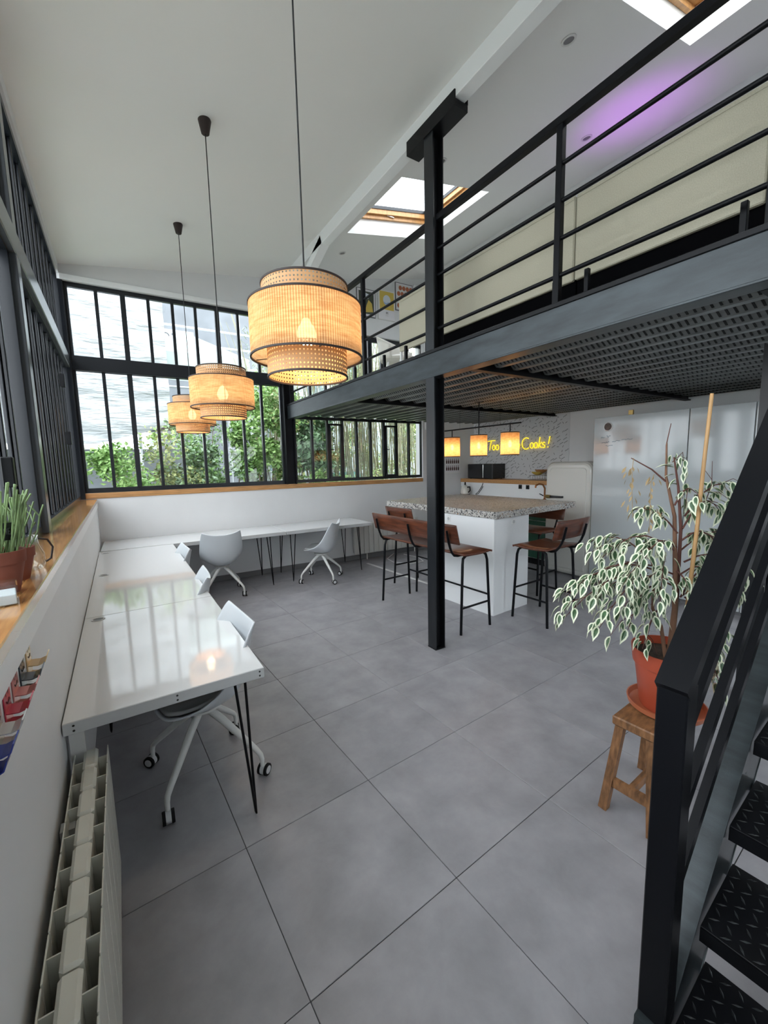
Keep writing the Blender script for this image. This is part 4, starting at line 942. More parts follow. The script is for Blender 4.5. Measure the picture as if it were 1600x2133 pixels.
def arm(u, v):
    a = (u-0.5)*PI*1.15; r = 0.24+0.05*v; return (r*math.sin(a), -r*math.cos(a)*0.9, 0.43+v*0.33*(0.55+0.45*math.cos(a)))
ao = MB().grid(arm, 17, 6).obj('back_shell', M['kettle'], mc, smooth=60); m_ = ao.modifiers.new('thick', 'SOLIDIFY'); m_.thickness = 0.015
MB().lathe([(0.0, 0.43), (0.22, 0.43), (0.235, 0.45), (0.22, 0.47), (0.0, 0.475)], 28).obj('seat', M['kettle'], mc, smooth=50)
for a in (45, 135, 225, 315): MB().tube([(0.12*math.cos(R(a)), 0.12*math.sin(R(a)), 0.43), (0.22*math.cos(R(a)), 0.22*math.sin(R(a)), 0.0)], [0.016, 0.010], 8).obj('leg', M['white'], mc, smooth=40)
def poster(label, x, z, w, h, frame, arts):
    p = thing('framed_poster', label, 'poster', bwloc(x, z), BA, 'posters above the mezzanine windows')
    MB().box((0, -0.02, 0), (w, 0, h), bev=0.002).obj('frame', frame, p)
    MB().box((0.012, -0.0215, 0.012), (w-0.012, -0.02, h-0.012)).obj('paper', M['posterwhite'], p)
    for nm, m_, pts in arts:
        q = MB(); n = len(pts); q.add([(a*w, -0.0222-0.0003*len(p.children), b_*h) for a, b_ in pts], [tuple(range(n))]); q.obj(nm, m_, p)
    return p
circ = lambda cx_, cy_, rx, ry, n=16: [(cx_+rx*math.cos(2*PI*i/n), cy_+ry*math.sin(2*PI*i/n)) for i in range(n)]
poster('dark green and yellow framed poster at the left of three above the mezzanine', 3.265, 3.80, 0.33, 0.41, M['skirt'],
       [('print_ground', M['posterdark'], [(.1, .1), (.9, .1), (.9, .9), (.1, .9)]), ('print_shape', M['posteryel'], [(.42, .15), (.85, .2), (.8, .5), (.62, .62), (.5, .4)]), ('print_leaf', M['lf2'], [(.15, .3), (.4, .2), (.45, .6), (.2, .62)]), ('print_pale', M['posterpale'], [(.3, .7), (.6, .64), (.7, .8), (.4, .86)])])
p2 = poster('yellow framed poster with a blue disc and letter M, middle of three', 3.645, 3.805, 0.315, 0.455, M['cabgrey'],
       [('print_ground', M['posteryel'], [(.08, .34), (.92, .34), (.92, .94), (.08, .94)]), ('print_disc', M['posterpale'], circ(.5, .66, .22, .17)), ('print_sea', M['posterblue'], [(.30, .60), (.45, .56), (.6, .6), (.72, .58), (.66, .52), (.5, .49), (.36, .52)])])
fc = bpy.data.curves.new('letter', 'FONT'); fc.body = 'M'; fc.size = 0.055; fc.extrude = 0.0004; fc.align_x = 'CENTER'
fo = bpy.data.objects.new('letter_m', fc); COL.objects.link(fo); bpy.context.view_layer.update()
lm = bpy.data.meshes.new_from_object(fo.evaluated_get(bpy.context.evaluated_depsgraph_get())); bpy.data.objects.remove(fo); lm.materials.clear(); lm.materials.append(M['ink'])
lo = mk('letter_m', lm, p2, (0.157, -0.0235, 0.085)); lo.rotation_euler = (PI/2, 0, 0)
MB().add([(0.13, -0.0225, 0.062), (0.185, -0.0225, 0.062), (0.185, -0.0225, 0.068), (0.13, -0.0225, 0.068)], [(0, 1, 2, 3)]).obj('caption_line', M['deskedge'], p2)
arts = [('print_ground', M['cabgrey'], [(.08, .08), (.92, .08), (.92, .92), (.08, .92)])]
for i in range(4):
    for j in range(4): arts.append(('print_roll', M['posterbrown'], circ(.2+.2*i+(.08 if j % 2 else -.02), .18+.21*j, .10, .085, 10)))
poster('framed poster with rows of orange-brown rolls at the right of three', 3.97, 3.99, 0.335, 0.43, M['skirt'], arts)
sp_ = thing('wall_speaker', 'small white speaker on the wall above the rolls poster', 'speaker', bwloc(4.36, 4.33), BA)
MB().box((-0.03, -0.05, 0), (0.03, 0, 0.11), bev=0.012).obj('housing', M['white'], sp_); MB().cyl((0, -0.052, 0.055), (0, -0.05, 0.055), 0.02, 16).obj('grille', M['deskedge'], sp_)
# purple led uplight standing behind the screens
ul = thing('led_uplight', 'purple led uplighter behind the cream screens washing the ceiling', 'lamp', (3.95, 2.05, 2.40))
MB().lathe([(0.10, 0), (0.10, 0.02), (0.015, 0.03)], 20, cap0=True, cap1=True).obj('base', M['rubber'], ul, smooth=40)
MB().cyl((0, 0, 0.03), (0, 0, 1.05), 0.012, 10).obj('pole', M['rubber'], ul, smooth=40)
MB().lathe([(0.02, 1.05), (0.05, 1.09), (0.06, 1.14)], 20, cap0=True).obj('bowl', M['rubber'], ul, smooth=40)
MB().lathe([(0.0, 1.12), (0.055, 1.12)], 20).obj('led_disc', M['purple'], ul)
ld = bpy.data.lights.new('uplight', 'SPOT'); ld.energy = 7; ld.color = (0.62, 0.10, 1.0); ld.spot_size = R(75); ld.spot_blend = 1.0; ld.shadow_soft_size = 0.04
lo = bpy.data.objects.new('uplight', ld); COL.objects.link(lo); lo.parent = ul; lo.location = (0, 0, 1.15); lo.rotation_euler = (PI, 0, 0)

# ================================================================== HOOKS ON THE LEFT WALL
def hook_mesh(k):
    m = MB(); w = 0.026
    m.box((0, -w, 0.0), (0.0035, w, 0.092), bev=0.0012)
    return m
for k, (y, c) in enumerate(((1.345, 'gold'), (1.262, 'black'), (1.182, 'pink'), (1.102, 'red'), (1.022, 'silver'), (0.940, 'blue'))):
    t = thing('wall_hook', '%s smiling-face coat hook on the white left wall' % {'gold': 'gold-coloured', 'black': 'black', 'pink': 'copper-pink', 'red': 'red', 'silver': 'silver', 'blue': 'dark blue'}[c], 'hook', (XL+0.0001, y, 1.028), 0, 'row of smiling-face hooks')
    hm = M['h_'+c]
    MB().box((0, -0.027, 0.0), (0.003, 0.027, 0.095), bev=0.0014).obj('plate', hm, t)
    for z, l in ((0.0, 0.022), (0.030, 0.034)):
        pr = [(0.002, z+0.004), (0.002+l*0.6, z+0.0015), (0.002+l, z+0.006), (0.002+l+0.005, z+0.022)]
        q = MB()
        for (a, b_) in zip(pr, pr[1:]): q.obox((a[0], 0, a[1]), (b_[0], 0, b_[1]), 0.046, 0.0022, upv=(0, 0, 1) if abs(b_[0]-a[0]) > abs(b_[1]-a[1]) else (1, 0, 0))
        q.obj('prong', hm, t)
    for yy in (-0.009, 0.009): MB().box((0.003, yy-0.0013, 0.066), (0.0034, yy+0.0013, 0.078)).obj('eye', M['slot2'], t)
    MB().tube([(0.0032, -0.012, 0.056), (0.0032, -0.006, 0.050), (0.0032, 0.006, 0.050), (0.0032, 0.012, 0.056)], 0.0011, 5).obj('smile', M['slot2'], t)

# ================================================================== PLANT ON THE STOOL
SX, SY = 1.905, 0.795
stl = thing('plant_stool', 'small worn wooden stool carrying the orange flower pot', 'stool', (SX, SY, 0), TA)
MB().box((-0.185, -0.085, 0.405), (0.185, 0.085, 0.445), bev=0.005).obj('seat', M['stoolwood'], stl)
for sx in (-1, 1):
    for sy in (-1, 1):
        MB().obox((sx*0.165+sx*0.03, sy*0.098, 0.0), (sx*0.15, sy*0.06, 0.406), 0.034, 0.034, upv=(1, 0, 0)).obj('leg', M['stoolwood'], stl)
    MB().obox((sx*0.178, -0.085, 0.135), (sx*0.178, 0.085, 0.135), 0.022, 0.04).obj('cross_rail', M['stoolwood'], stl)
MB().obox((-0.185, 0, 0.135), (0.185, 0, 0.135), 0.022, 0.035).obj('long_rail', M['stoolwood'], stl)
sc = MB().lathe([(0.0, 0.0), (0.125, 0.0), (0.147, 0.012), (0.152, 0.034), (0.147, 0.034), (0.140, 0.014), (0.12, 0.006), (0.0, 0.006)], 48).obj('saucer', M['saucer'], loc=(SX+0.055, SY-0.03, 0.445), smooth=40)
tag(sc, 'round terracotta-coloured saucer under the orange pot on the stool', 'saucer')
PX, PY, PZ = SX+0.06, SY-0.03, 0.452
fic = thing('potted_ficus', 'variegated weeping fig in an orange plastic pot with a tall bamboo cane', 'potted plant', (PX, PY, PZ))
MB().lathe([(0.0, 0.0), (0.098, 0.0), (0.104, 0.01), (0.130, 0.195), (0.138, 0.20), (0.146, 0.268), (0.141, 0.268), (0.134, 0.21), (0.125, 0.2)], 48).obj('pot', M['orangepot'], fic, smooth=35)
MB().lathe([(0.0, 0.236), (0.06, 0.24), (0.136, 0.232)], 32).obj('soil', M['soil'], fic, smooth=60)
cane_top = Vector((0.075, -0.06, 1.352)); MB().tube([(0.02, -0.035, 0.23), (0.035, -0.045, 0.55), (0.045, -0.052, 0.8), (0.062, -0.055, 1.1), tuple(cane_top)], [0.0085, 0.0085, 0.008, 0.0075, 0.007], 10).obj('support_cane', M['cane'], fic, smooth=50)
rl = random.Random(21)
# view-independent layout: branch tips are given in the pot's own frame
lv = []           # leaf placements (pos, direction, size, dry)
def branch(pts, r0, r1, nm='branch', m_='bark', leaves=0, span=(0.3, 1.0), droop=0.6, size=0.058, dry=False):
    n = len(pts); o = MB().tube(pts, [r0+(r1-r0)*i/(n-1) for i in range(n)], 7).obj(nm, M[m_], fic, smooth=60)
    V = [Vector(p) for p in pts]
    for i in range(leaves):
        f = span[0]+(span[1]-span[0])*(i+rl.random()*0.8)/max(1, leaves); k = min(int(f*(n-1)), n-2); g = f*(n-1)-k
        p = V[k].lerp(V[k+1], g); d = Vector((rl.uniform(-1, 1), rl.uniform(-1, 1), rl.uniform(-0.2, 0.7)))
        p = p+d.normalized()*rl.uniform(0.0, 0.035)
        t_ = (V[k+1]-V[k]).normalized(); dd = (t_*0.5+d*0.55+Vector((0, 0, -droop))).normalized()
        lv.append((p, dd, size*rl.uniform(0.75, 1.2), dry))
B = branch
# camera-right in this frame is (0.84,-0.54), away from camera is (0.54,0.84)
cr_ = Vector((0.84, -0.54, 0)); aw = Vector((0.54, 0.84, 0))
def P3(s, d, z): v = cr_*s+aw*d; return (v.x, v.y, z)
B([P3(0.0, 0, 0.23), P3(0.01, 0.0, 0.45), P3(0.0, 0.0, 0.62), P3(-0.01, 0.01, 0.85), P3(-0.05, 0.02, 1.02), P3(-0.055, 0.02, 1.16)], 0.014, 0.003, 'trunk', 'bark')
B([P3(0.02, 0.02, 0.23), P3(0.03, 0.02, 0.5), P3(0.02, 0.01, 0.8), P3(-0.01, 0.0, 0.98), P3(-0.035, 0.0, 1.10)], 0.010, 0.003, 'trunk', 'twig', 6, (0.75, 1))
B([P3(-0.03, -0.02, 0.23), P3(-0.06, -0.02, 0.38), P3(-0.10, -0.02, 0.46), P3(-0.09, 0.0, 0.62), P3(-0.12, 0.0, 0.72)], 0.009, 0.004, 'trunk', 'bark')
# left skirt of foliage
def spray(start, end, sag, n, size=0.057, r=0.004):
    a, b_ = Vector(start), Vector(end); pts = []
    for i in range(6):
        f = i/5; p = a.lerp(b_, f); p.z += sag*math.sin(PI*f); pts.append(tuple(p))
    B(pts, r, 0.0012, 'branch', 'twig', n, (0.25, 1.03), 0.75, size)
    v = [Vector(p) for p in pts]
    for q in range(3):
        i = 2+q; s0 = v[i]; e = s0+Vector((rl.uniform(-.07, .07), rl.uniform(-.07, .07), rl.uniform(-0.12, -0.02)))+(b_-a)*0.18
        B([tuple(s0), tuple((s0+e)/2+Vector((0, 0, 0.02))), tuple(e)], 0.0018, 0.0008, 'twig', 'twig', n//3, (0.3, 1.05), 0.8, size)
for a, b_, sg, n in (
    (P3(0, 0, 0.55), P3(-0.50, -0.05, 0.43), 0.12, 22), (P3(0, 0, 0.60), P3(-0.44, 0.05, 0.50), 0.10, 22), (P3(-0.03, 0, 0.58), P3(-0.36, -0.08, 0.40), 0.10, 22),
    (P3(-0.08, 0, 0.62), P3(-0.42, 0.0, 0.56), 0.06, 18), (P3(0, 0, 0.70), P3(-0.30, 0.05, 0.66), 0.09, 24), (P3(0, 0, 0.72), P3(-0.25, -0.10, 0.58), 0.10, 24),
    (P3(-0.1, 0, 0.66), P3(-0.30, 0.1, 0.74), 0.05, 16), (P3(-0.1, 0, 0.55), P3(-0.22, -0.05, 0.38), 0.05, 14), (P3(-0.05, 0, 0.45), P3(-0.16, -0.06, 0.30), 0.05, 8),
    (P3(0.0, 0, 0.62), P3(0.02, -0.14, 0.40), 0.06, 14), (P3(0.02, 0, 0.75), P3(0.20, -0.02, 0.66), 0.08, 18), (P3(0.02, 0, 0.8), P3(0.24, 0.08, 0.86), 0.08, 18),
    (P3(0.02, 0, 0.6), P3(0.26, 0.02, 0.50), 0.08, 20), (P3(0.02, 0, 0.55), P3(0.20, -0.06, 0.34), 0.06, 16), (P3(0.03, 0, 0.5), P3(0.30, 0.08, 0.62), 0.08, 18),
    (P3(0.03, 0.02, 0.7), P3(0.36, 0.12, 0.72), 0.06, 20), (P3(0.05, 0.02, 0.5), P3(0.38, 0.1, 0.46), 0.06, 16), (P3(0.0, 0, 0.78), P3(-0.16, 0.04, 0.88), 0.04, 12), (P3(-0.02, 0, 0.9), P3(0.08, 0.02, 0.95), 0.04, 8),
    (P3(0.05, 0, 0.4), P3(0.16, -0.10, 0.12), 0.05, 14), (P3(0.05, 0, 0.5), P3(0.22, 0.0, 0.22), 0.05, 18), (P3(0.05, 0.02, 0.65), P3(0.30, -0.02, 0.58), 0.07, 20), (P3(0.04, 0.02, 0.85), P3(0.30, 0.10, 0.98), 0.05, 12), (P3(-0.05, 0, 0.66), P3(-0.14, -0.12, 0.5), 0.05, 16)):
    spray(a, b_, sg, n)
# bare and dead twigs
B([P3(-0.05, 0.02, 1.0), P3(-0.11, 0.02, 1.05), P3(-0.20, 0.02, 1.10)], 0.004, 0.002, 'branch', 'twig')
B([P3(-0.05, 0.02, 1.02), P3(-0.05, 0.03, 1.15), P3(-0.035, 0.03, 1.24)], 0.003, 0.0015, 'branch', 'twig')
B([P3(-0.19, 0.02, 1.10), P3(-0.20, 0.01, 1.05), P3(-0.195, 0, 0.85)], 0.0014, 0.001, 'dead_twig', 'leafd', 22, (0.35, 1), 0.9, 0.036, True)
B([P3(-0.10, 0.02, 1.03), P3(-0.125, 0.0, 1.00), P3(-0.12, 0, 0.78)], 0.0014, 0.001, 'dead_twig', 'leafd', 18, (0.3, 1), 0.9, 0.034, True)
B([P3(-0.04, 0.0, 1.08), P3(0.0, 0.0, 1.12), P3(0.015, 0.0, 1.03)], 0.002, 0.001, 'branch', 'twig', 10, (0.2, 1), 0.9, 0.05)
B([P3(0.14, 0.05, 0.88), P3(0.17, 0.05, 0.98), P3(0.165, 0.05, 1.08)], 0.002, 0.001, 'branch', 'twig', 5, (0.0, 0.5), 0.2, 0.05)
B([P3(0.17, 0.05, 1.0), P3(0.13, 0.05, 1.05), P3(0.14, 0.05, 1.09)], 0.0012, 0.0008, 'branch', 'twig')
def leaf_geo(m, Mx, g=0, w=1):
    o = [(-0.0, 0), (0.16, 0.14), (0.22, 0.36), (0.18, 0.62), (0.07, 0.86), (0.0, 1.06)]; i_ = [(0.0, 0.10), (0.085, 0.19), (0.125, 0.37), (0.09, 0.58), (0.03, 0.74), (0.0, 0.82)]
    def z(x, y): return -0.22*(y-0.3)**2 - abs(x)*0.35*-1
    for sgn in (-1, 1):
        for k in range(5):
            a, b_, c_, d_ = o[k], o[k+1], i_[k+1], i_[k]
            q = [(sgn*x, y, z(x, y)) for x, y in (a, b_, c_, d_)]
            m.add([Mx @ Vector(p) for p in q], [(0, 1, 2, 3) if sgn > 0 else (3, 2, 1, 0)], w)
    pts = [(x, y, z(x, y)) for x, y in i_]; lft = [(-x, y, z_) for x, y, z_ in pts]
    for k in range(5):
        mid0 = (0, pts[k][1], z(0, pts[k][1])); mid1 = (0, pts[k+1][1], z(0, pts[k+1][1]))
        m.add([Mx @ Vector(p) for p in (mid0, pts[k], pts[k+1], mid1)], [(0, 1, 2, 3)], g); m.add([Mx @ Vector(p) for p in (mid0, mid1, lft[k+1], lft[k])], [(0, 1, 2, 3)], g)
lm_ = MB(); leaf_geo(lm_, Matrix.Identity(4)); leaf_me = lm_.mesh('leaf', [M['leafg'], M['leafw']], 40)
rest = MB(); dryl = MB(); cnt = 0
lv_live = [l for l in lv if not l[3]]; rl.shuffle(lv_live)
def leaf_mat(p, d, s):
    yv = d; xv = yv.cross(Vector((rl.uniform(-.4, .4), rl.uniform(-.4, .4), 1))); xv = xv.normalized() if xv.length > 1e-3 else Vector((1, 0, 0)); zv = xv.cross(yv)
    return Matrix(((xv.x, yv.x, zv.x, p.x), (xv.y, yv.y, zv.y, p.y), (xv.z, yv.z, zv.z, p.z), (0, 0, 0, 1))) @ Matrix.Scale(s, 4)
for p, d, s, _ in lv_live:
    Mx = leaf_mat(p, d, s)
    if cnt < 300:
        o = mk('leaf', leaf_me, fic); o.matrix_local = Mx; cnt += 1
    else: leaf_geo(rest, Mx)
for p, d, s, dry in lv:
    if dry:
        Mx = leaf_mat(p, d, s); dryl.add([Mx @ Vector(q) for q in ((0, 0, 0), (0.13, 0.4, 0.08), (0.05, 0.9, 0.0), (-0.14, 0.5, -0.05))], [(0, 1, 2, 3)])
rest.obj('foliage', [M['leafg'], M['leafw']], fic, kind='stuff'); dryl.obj('dry_leaves', M['leafd'], fic, kind='stuff', label='shrivelled brown dead leaves')

# ================================================================== POTS ON THE LEFT SILL
def clay_pot(label, x, y, R0, h, seed, nst, hgt, tagged=False):
    t = thing('potted_succulent', label, 'potted plant', (x, y, 1.205))
    MB().lathe([(0.0, 0.0), (R0*0.62, 0.0), (R0*0.66, 0.004), (R0*0.93, h*0.70), (R0*0.93, h*0.72), (R0*1.0, h*0.72), (R0*1.02, h), (R0*0.93, h), (R0*0.90, h*0.88), (0.0, h*0.86)], 40).obj('pot', M['terra'], t, smooth=35)
    MB().lathe([(0.0, h*0.88), (R0*0.90, h*0.87)], 24).obj('soil', M['soil'], t)
    rr_ = random.Random(seed)
    for k in range(nst):
        a = rr_.uniform(0, 2*PI); r = R0*0.7*math.sqrt(rr_.random()); b0 = Vector((r*math.cos(a), r*math.sin(a), h*0.86))
        H_ = hgt*rr_.uniform(0.45, 1.0); ln = Vector((math.cos(a)*0.22*H_+rr_.uniform(-.02, .02), math.sin(a)*0.22*H_+0.05*H_, H_))
        pts = [b0, b0+ln*0.4+Vector((rr_.uniform(-.008, .008), rr_.uniform(-.008, .008), 0)), b0+ln*0.75, b0+ln]
        MB().tube([tuple(p) for p in pts], [0.0020, 0.0023, 0.0026, 0.0027], 6).obj('stem', M['succ'], t, smooth=60)
        if k % 2 == 0:
            q = pts[2]; e = q+Vector((rr_.uniform(-.03, .03), rr_.uniform(-.01, .05), H_*0.25)); MB().tube([tuple(q), tuple((q+e)/2), tuple(e)], [0.0018, 0.0022, 0.0026], 6).obj('stem', M['succ'], t, smooth=60)
    return t
cp1 = clay_pot('terracotta pot with upright green stems and a black plant tag on the sill', -0.308, 1.56, 0.062, 0.125, 5, 60, 0.21)
tgp = MB().box((-0.0012, -0.026, 0.035), (0.0012, 0.026, 0.085), bev=0.001); tgp.box((-0.001, -0.004, -0.02), (0.001, 0.004, 0.035))
tg_ = tgp.obj('plant_tag', M['chalk'], cp1, loc=(0.035, 0.008, 0.118), rotz=R(-48))
# "HELP" chalk strokes on the tag face that looks into the room
cw = MB()
for k, segs in enumerate(([[(0, 0), (0, 1)], [(1, 0), (1, 1)], [(0, .5), (1, .5)]], [[(0, 0), (0, 1)], [(0, 1), (.9, 1)], [(0, .5), (.7, .5)], [(0, 0), (.9, 0)]], [[(0, 1), (0, 0)], [(0, 0), (.9, 0)]], [[(0, 0), (0, 1)], [(0, 1), (.8, .95), (.8, .55), (0, .5)]])):
    for sg in segs: cw.tube([(0.0016, -0.019+0.0105*k+a*0.0065, 0.052+b_*0.017) for a, b_ in sg], 0.0006, 4)
cw.obj('chalk_lettering', M['chalkw'], tg_)
clay_pot('terracotta pot with grey-green sprawling stems behind the tagged pot', -0.306, 1.735, 0.056, 0.105, 9, 34, 0.19)
jg = thing('glass_jug', 'clear glass jug with a dark handle on the sill behind the pots', 'jug', (-0.292, 1.885, 1.205))
MB().lathe([(0.0, 0.002), (0.040, 0.002), (0.046, 0.012), (0.046, 0.055), (0.034, 0.085), (0.030, 0.115), (0.034, 0.120)], 32).obj('body', M['jar'], jg, smooth=50)
MB().tube([(0.03, 0.01, 0.108), (0.055, 0.02, 0.10), (0.068, 0.024, 0.07), (0.06, 0.02, 0.03), (0.045, 0.015, 0.02)], 0.0035, 8).obj('handle', M['band'], jg, smooth=60)
bx_ = thing('clear_box', 'clear acrylic box at the left picture edge on the sill', 'box', (-0.275, 1.44, 1.205), R(10))
MB().box((-0.022, -0.045, 0.0), (0.022, 0.045, 0.055), bev=0.003).obj('body', M['jar'], bx_); MB().box((-0.018, -0.04, 0.003), (0.018, 0.04, 0.03), bev=0.002).obj('contents', M['posterpale'], bx_)

# ================================================================== OUTSIDE
gd = MB().box((-30, 6.1, -0.25), (40, 60, -0.13)).box((-30, -20, -0.25), (-0.6, 6.1, -0.13)).box((-0.6, -20, -0.25), (40, YN-0.2, -0.13)).obj('garden_ground', M['ground']); gd['kind'] = 'structure'
# white tarpaulin hanging from scaffolding
def tarp(u, v):
    x = -7+8.03*u; zb = 2.02+max(0, (x+0.3))*0.30; z = zb+(8.5-zb)*v
    w = 0.02*math.sin(2.1*x+0.9*z+0.8*math.sin(1.7*z))+0.03*math.sin(9.3*z+1.9*x+1.4*math.sin(2.3*x+z))+0.024*math.sin(19*z+3*x+2.2*math.sin(4.1*x))
    return (x, 9.6+w*0.8+0.12*math.sin(1.1*x), z)
tr_ = MB().grid(tarp, 110, 150).obj('tarpaulin', M['tarp'], smooth=80); tag(tr_, 'large crinkled white tarpaulin hanging outside beyond the left garden panes', 'tarpaulin')
sb_ = thing('slate_shed', 'dark slate roofed shed below the hanging tarpaulin', 'shed', (0.2, 10.6, -0.13))
MB().add([(-3, 0, 2.2), (1.9, 0, 2.72), (1.9, 2.2, 3.0), (-3, 2.2, 2.5), (-3, 0, 2.1), (1.9, 0, 2.62), (1.9, 2.2, 2.9), (-3, 2.2, 2.4)], [(0,1,2,3),(7,6,5,4),(0,4,5,1),(1,5,6,2),(2,6,7,3),(3,7,4,0)]).obj('roof', M['roofd'], sb_)
MB().box((-2.9, 0.15, 0), (1.8, 2.0, 2.10)).obj('wall', M['extgrey'], sb_)
def building(label, x, y, w, d, h, m_, cols, rows, z0, dz, x0, dx, ww, wh):
    t = thing('building', label, 'building', (x, y, -0.13)); MB().box((0, 0, 0), (w, d, h)).obj('wall', m_, t)
    for i in range(cols):
        for j in range(rows):
            a = x0+i*dx; b_ = z0+j*dz
            f = MB().box((a, -0.06, b_), (a+ww, 0.0, b_+wh)).obj('window', M['extwhite'], t)
            MB().box((a+0.06, -0.07, b_+0.06), (a+ww/2-0.03, -0.06, b_+wh-0.06)).obj('pane', M['extglass'], f); MB().box((a+ww/2+0.03, -0.07, b_+0.06), (a+ww-0.06, -0.06, b_+wh-0.06)).obj('pane', M['extglass'], f)
    return t
building('grey rendered building seen through the upper garden panes', 1.2, 16.0, 3.35, 4, 11, M['extgrey'], 0, 0, 0, 0, 0, 0, 0, 0)
building('pale building with tall white windows to the right of the grey one', 4.6, 16.4, 7.5, 4, 12, M['extpale'], 4, 3, 1.4, 2.7, 0.45, 1.75, 1.1, 1.9)
sf = thing('scaffold_rails', 'white scaffold rails crossing in front of the grey building', 'scaffold', (1.0, 13.0, -0.13))
for z in (5.55, 5.1, 4.55, 3.9): MB().cyl((0, 0, z), (9, 0, z), 0.035, 8).obj('rail', M['extwhite'], sf, smooth=40)
for x in (2.35, 3.35, 5.2, 7.2): MB().cyl((x, 0, 0), (x, 0, 8), 0.05, 8).obj('upright', M['extwhite'], sf, smooth=40)
bn = MB().box((0.25, -0.05, 5.08), (1.1, -0.04, 5.42)).obj('banner', M['extwhite'], sf)
fc = bpy.data.curves.new('banner_text', 'FONT'); fc.body = 'OMAS'; fc.size = 0.24; fc.extrude = 0.002; fc.space_character = 1.25
fo = bpy.data.objects.new('banner_text', fc); COL.objects.link(fo); bpy.context.view_layer.update()
lm = bpy.data.meshes.new_from_object(fo.evaluated_get(bpy.context.evaluated_depsgraph_get())); bpy.data.objects.remove(fo); lm.materials.clear(); lm.materials.append(M['roofd'])
lo = mk('banner_lettering', lm, bn, (0.30, -0.056, 5.16)); lo.rotation_euler = (PI/2, 0, 0)
tn = thing('marquee_tent', 'white pointed marquee tent roof beyond the garden', 'tent', (1.62, 11.3, -0.13))
MB().add([(0, 0, 4.92), (-1.2, -1.2, 4.15), (1.2, -1.2, 4.15), (1.2, 1.2, 4.15), (-1.2, 1.2, 4.15)], [(0, 1, 2), (0, 2, 3), (0, 3, 4), (0, 4, 1)]).obj('roof', M['tent'], tn)
MB().box((-1.2, -1.2, 3.55), (1.2, -1.18, 4.15)).box((-1.2, -1.18, 3.55), (-1.18, 1.2, 4.15)).box((1.18, -1.18, 3.55), (1.2, 1.2, 4.15)).obj('valance', M['tent'], tn, kind='stuff')
for sx in (-1.17, 1.17):
    for sy in (-1.17, 1.17): MB().cyl((sx, sy, 0), (sx, sy, 4.15), 0.03, 8).obj('pole', M['extwhite'], tn, smooth=40)
ps = thing('garden_parasol', 'pale grey garden parasol among the shrubs left of the dark post', 'parasol', (3.15, 9.5, -0.13))
MB().lathe([(0.02, 2.36), (0.95, 2.02), (0.95, 1.98), (0.02, 2.32)], 8).obj('canopy', M['umb'], ps)
MB().cyl((0, 0, 0), (0, 0, 2.36), 0.025, 8).obj('pole', M['extwhite'], ps, smooth=40)
tc_ = thing('teal_cover', 'teal cover draped over garden furniture beyond the casement window', 'cover', (4.35, 8.2, -0.13))
MB().add([(-0.55, 0, 1.48), (0.25, 0, 1.50), (-0.75, -0.5, 0.9), (0.55, -0.5, 0.85), (0.6, 0.5, 0.9), (-0.8, 0.5, 0.9), (-0.8, -0.55, 0), (0.6, -0.55, 0), (0.65, 0.55, 0), (-0.85, 0.55, 0)], [(0, 2, 3, 1), (1, 3, 4), (0, 1, 4, 5), (0, 5, 2), (2, 6, 7, 3), (3, 7, 8, 4), (4, 8, 9, 5), (5, 9, 6, 2)]).obj('sheet', M['teal'], tc_)
MB().box((-0.4, -0.3, 0), (0.2, 0.3, 0.7)).obj('stack_under', M['extgrey'], tc_)
gw = MB().box((4.0, 12.0, -0.13), (16, 12.2, 2.4)).obj('garden_wall', M['extpale']); gw['kind'] = 'structure'
def bush(name, label, x, y, w, h, n, mi, seed, size=0.07, zbase=0.15, stems=6):
    t = thing(name, label, 'shrub' if h < 2.6 else 'tree', (x, y, -0.13), 0, 'garden shrubs outside the windows'); q = random.Random(seed)
    blobs = [(q.uniform(-.6, .6)*w, q.uniform(-.35, .35)*w, zbase+(h-zbase)*q.uniform(0.22, 1.0), q.uniform(.22, .42)*w) for _ in range(12)]
    m = MB()
    for i in range(n):
        bx, by, bz, br = q.choice(blobs); v = Vector((q.gauss(0, 1), q.gauss(0, 1), q.gauss(0, 1))).normalized()*br*(0.45+0.6*q.random())
        p = Vector((bx, by, bz))+v
        if p.z < 0.02: continue
        d = Vector((q.gauss(0, 1), q.gauss(0, 1), q.gauss(0, .7))).normalized(); sd_ = d.cross(Vector((q.gauss(0, 1), q.gauss(0, 1), 1))).normalized(); L_ = size*q.uniform(.6, 1.3); W_ = L_*0.34
        nn = d.cross(sd_)*L_*0.12
        m.add([p, p+d*L_*0.5+sd_*W_+nn, p+d*L_, p+d*L_*0.5-sd_*W_+nn], [(0, 1, 2, 3)], 0 if q.random() < 0.6 else 1)
    m.obj('foliage', [M['lf%d' % mi[0]], M['lf%d' % mi[1]]], t, kind='stuff')
    for i in range(stems):
        bx, by, bz, br = blobs[i]; MB().tube([(q.uniform(-.08, .08), q.uniform(-.08, .08), 0), (bx*.5, by*.5, bz*.55), (bx, by, bz+br*0.6)], [0.02, 0.014, 0.006], 6).obj('stem', M['stem'], t, smooth=60)
    return t
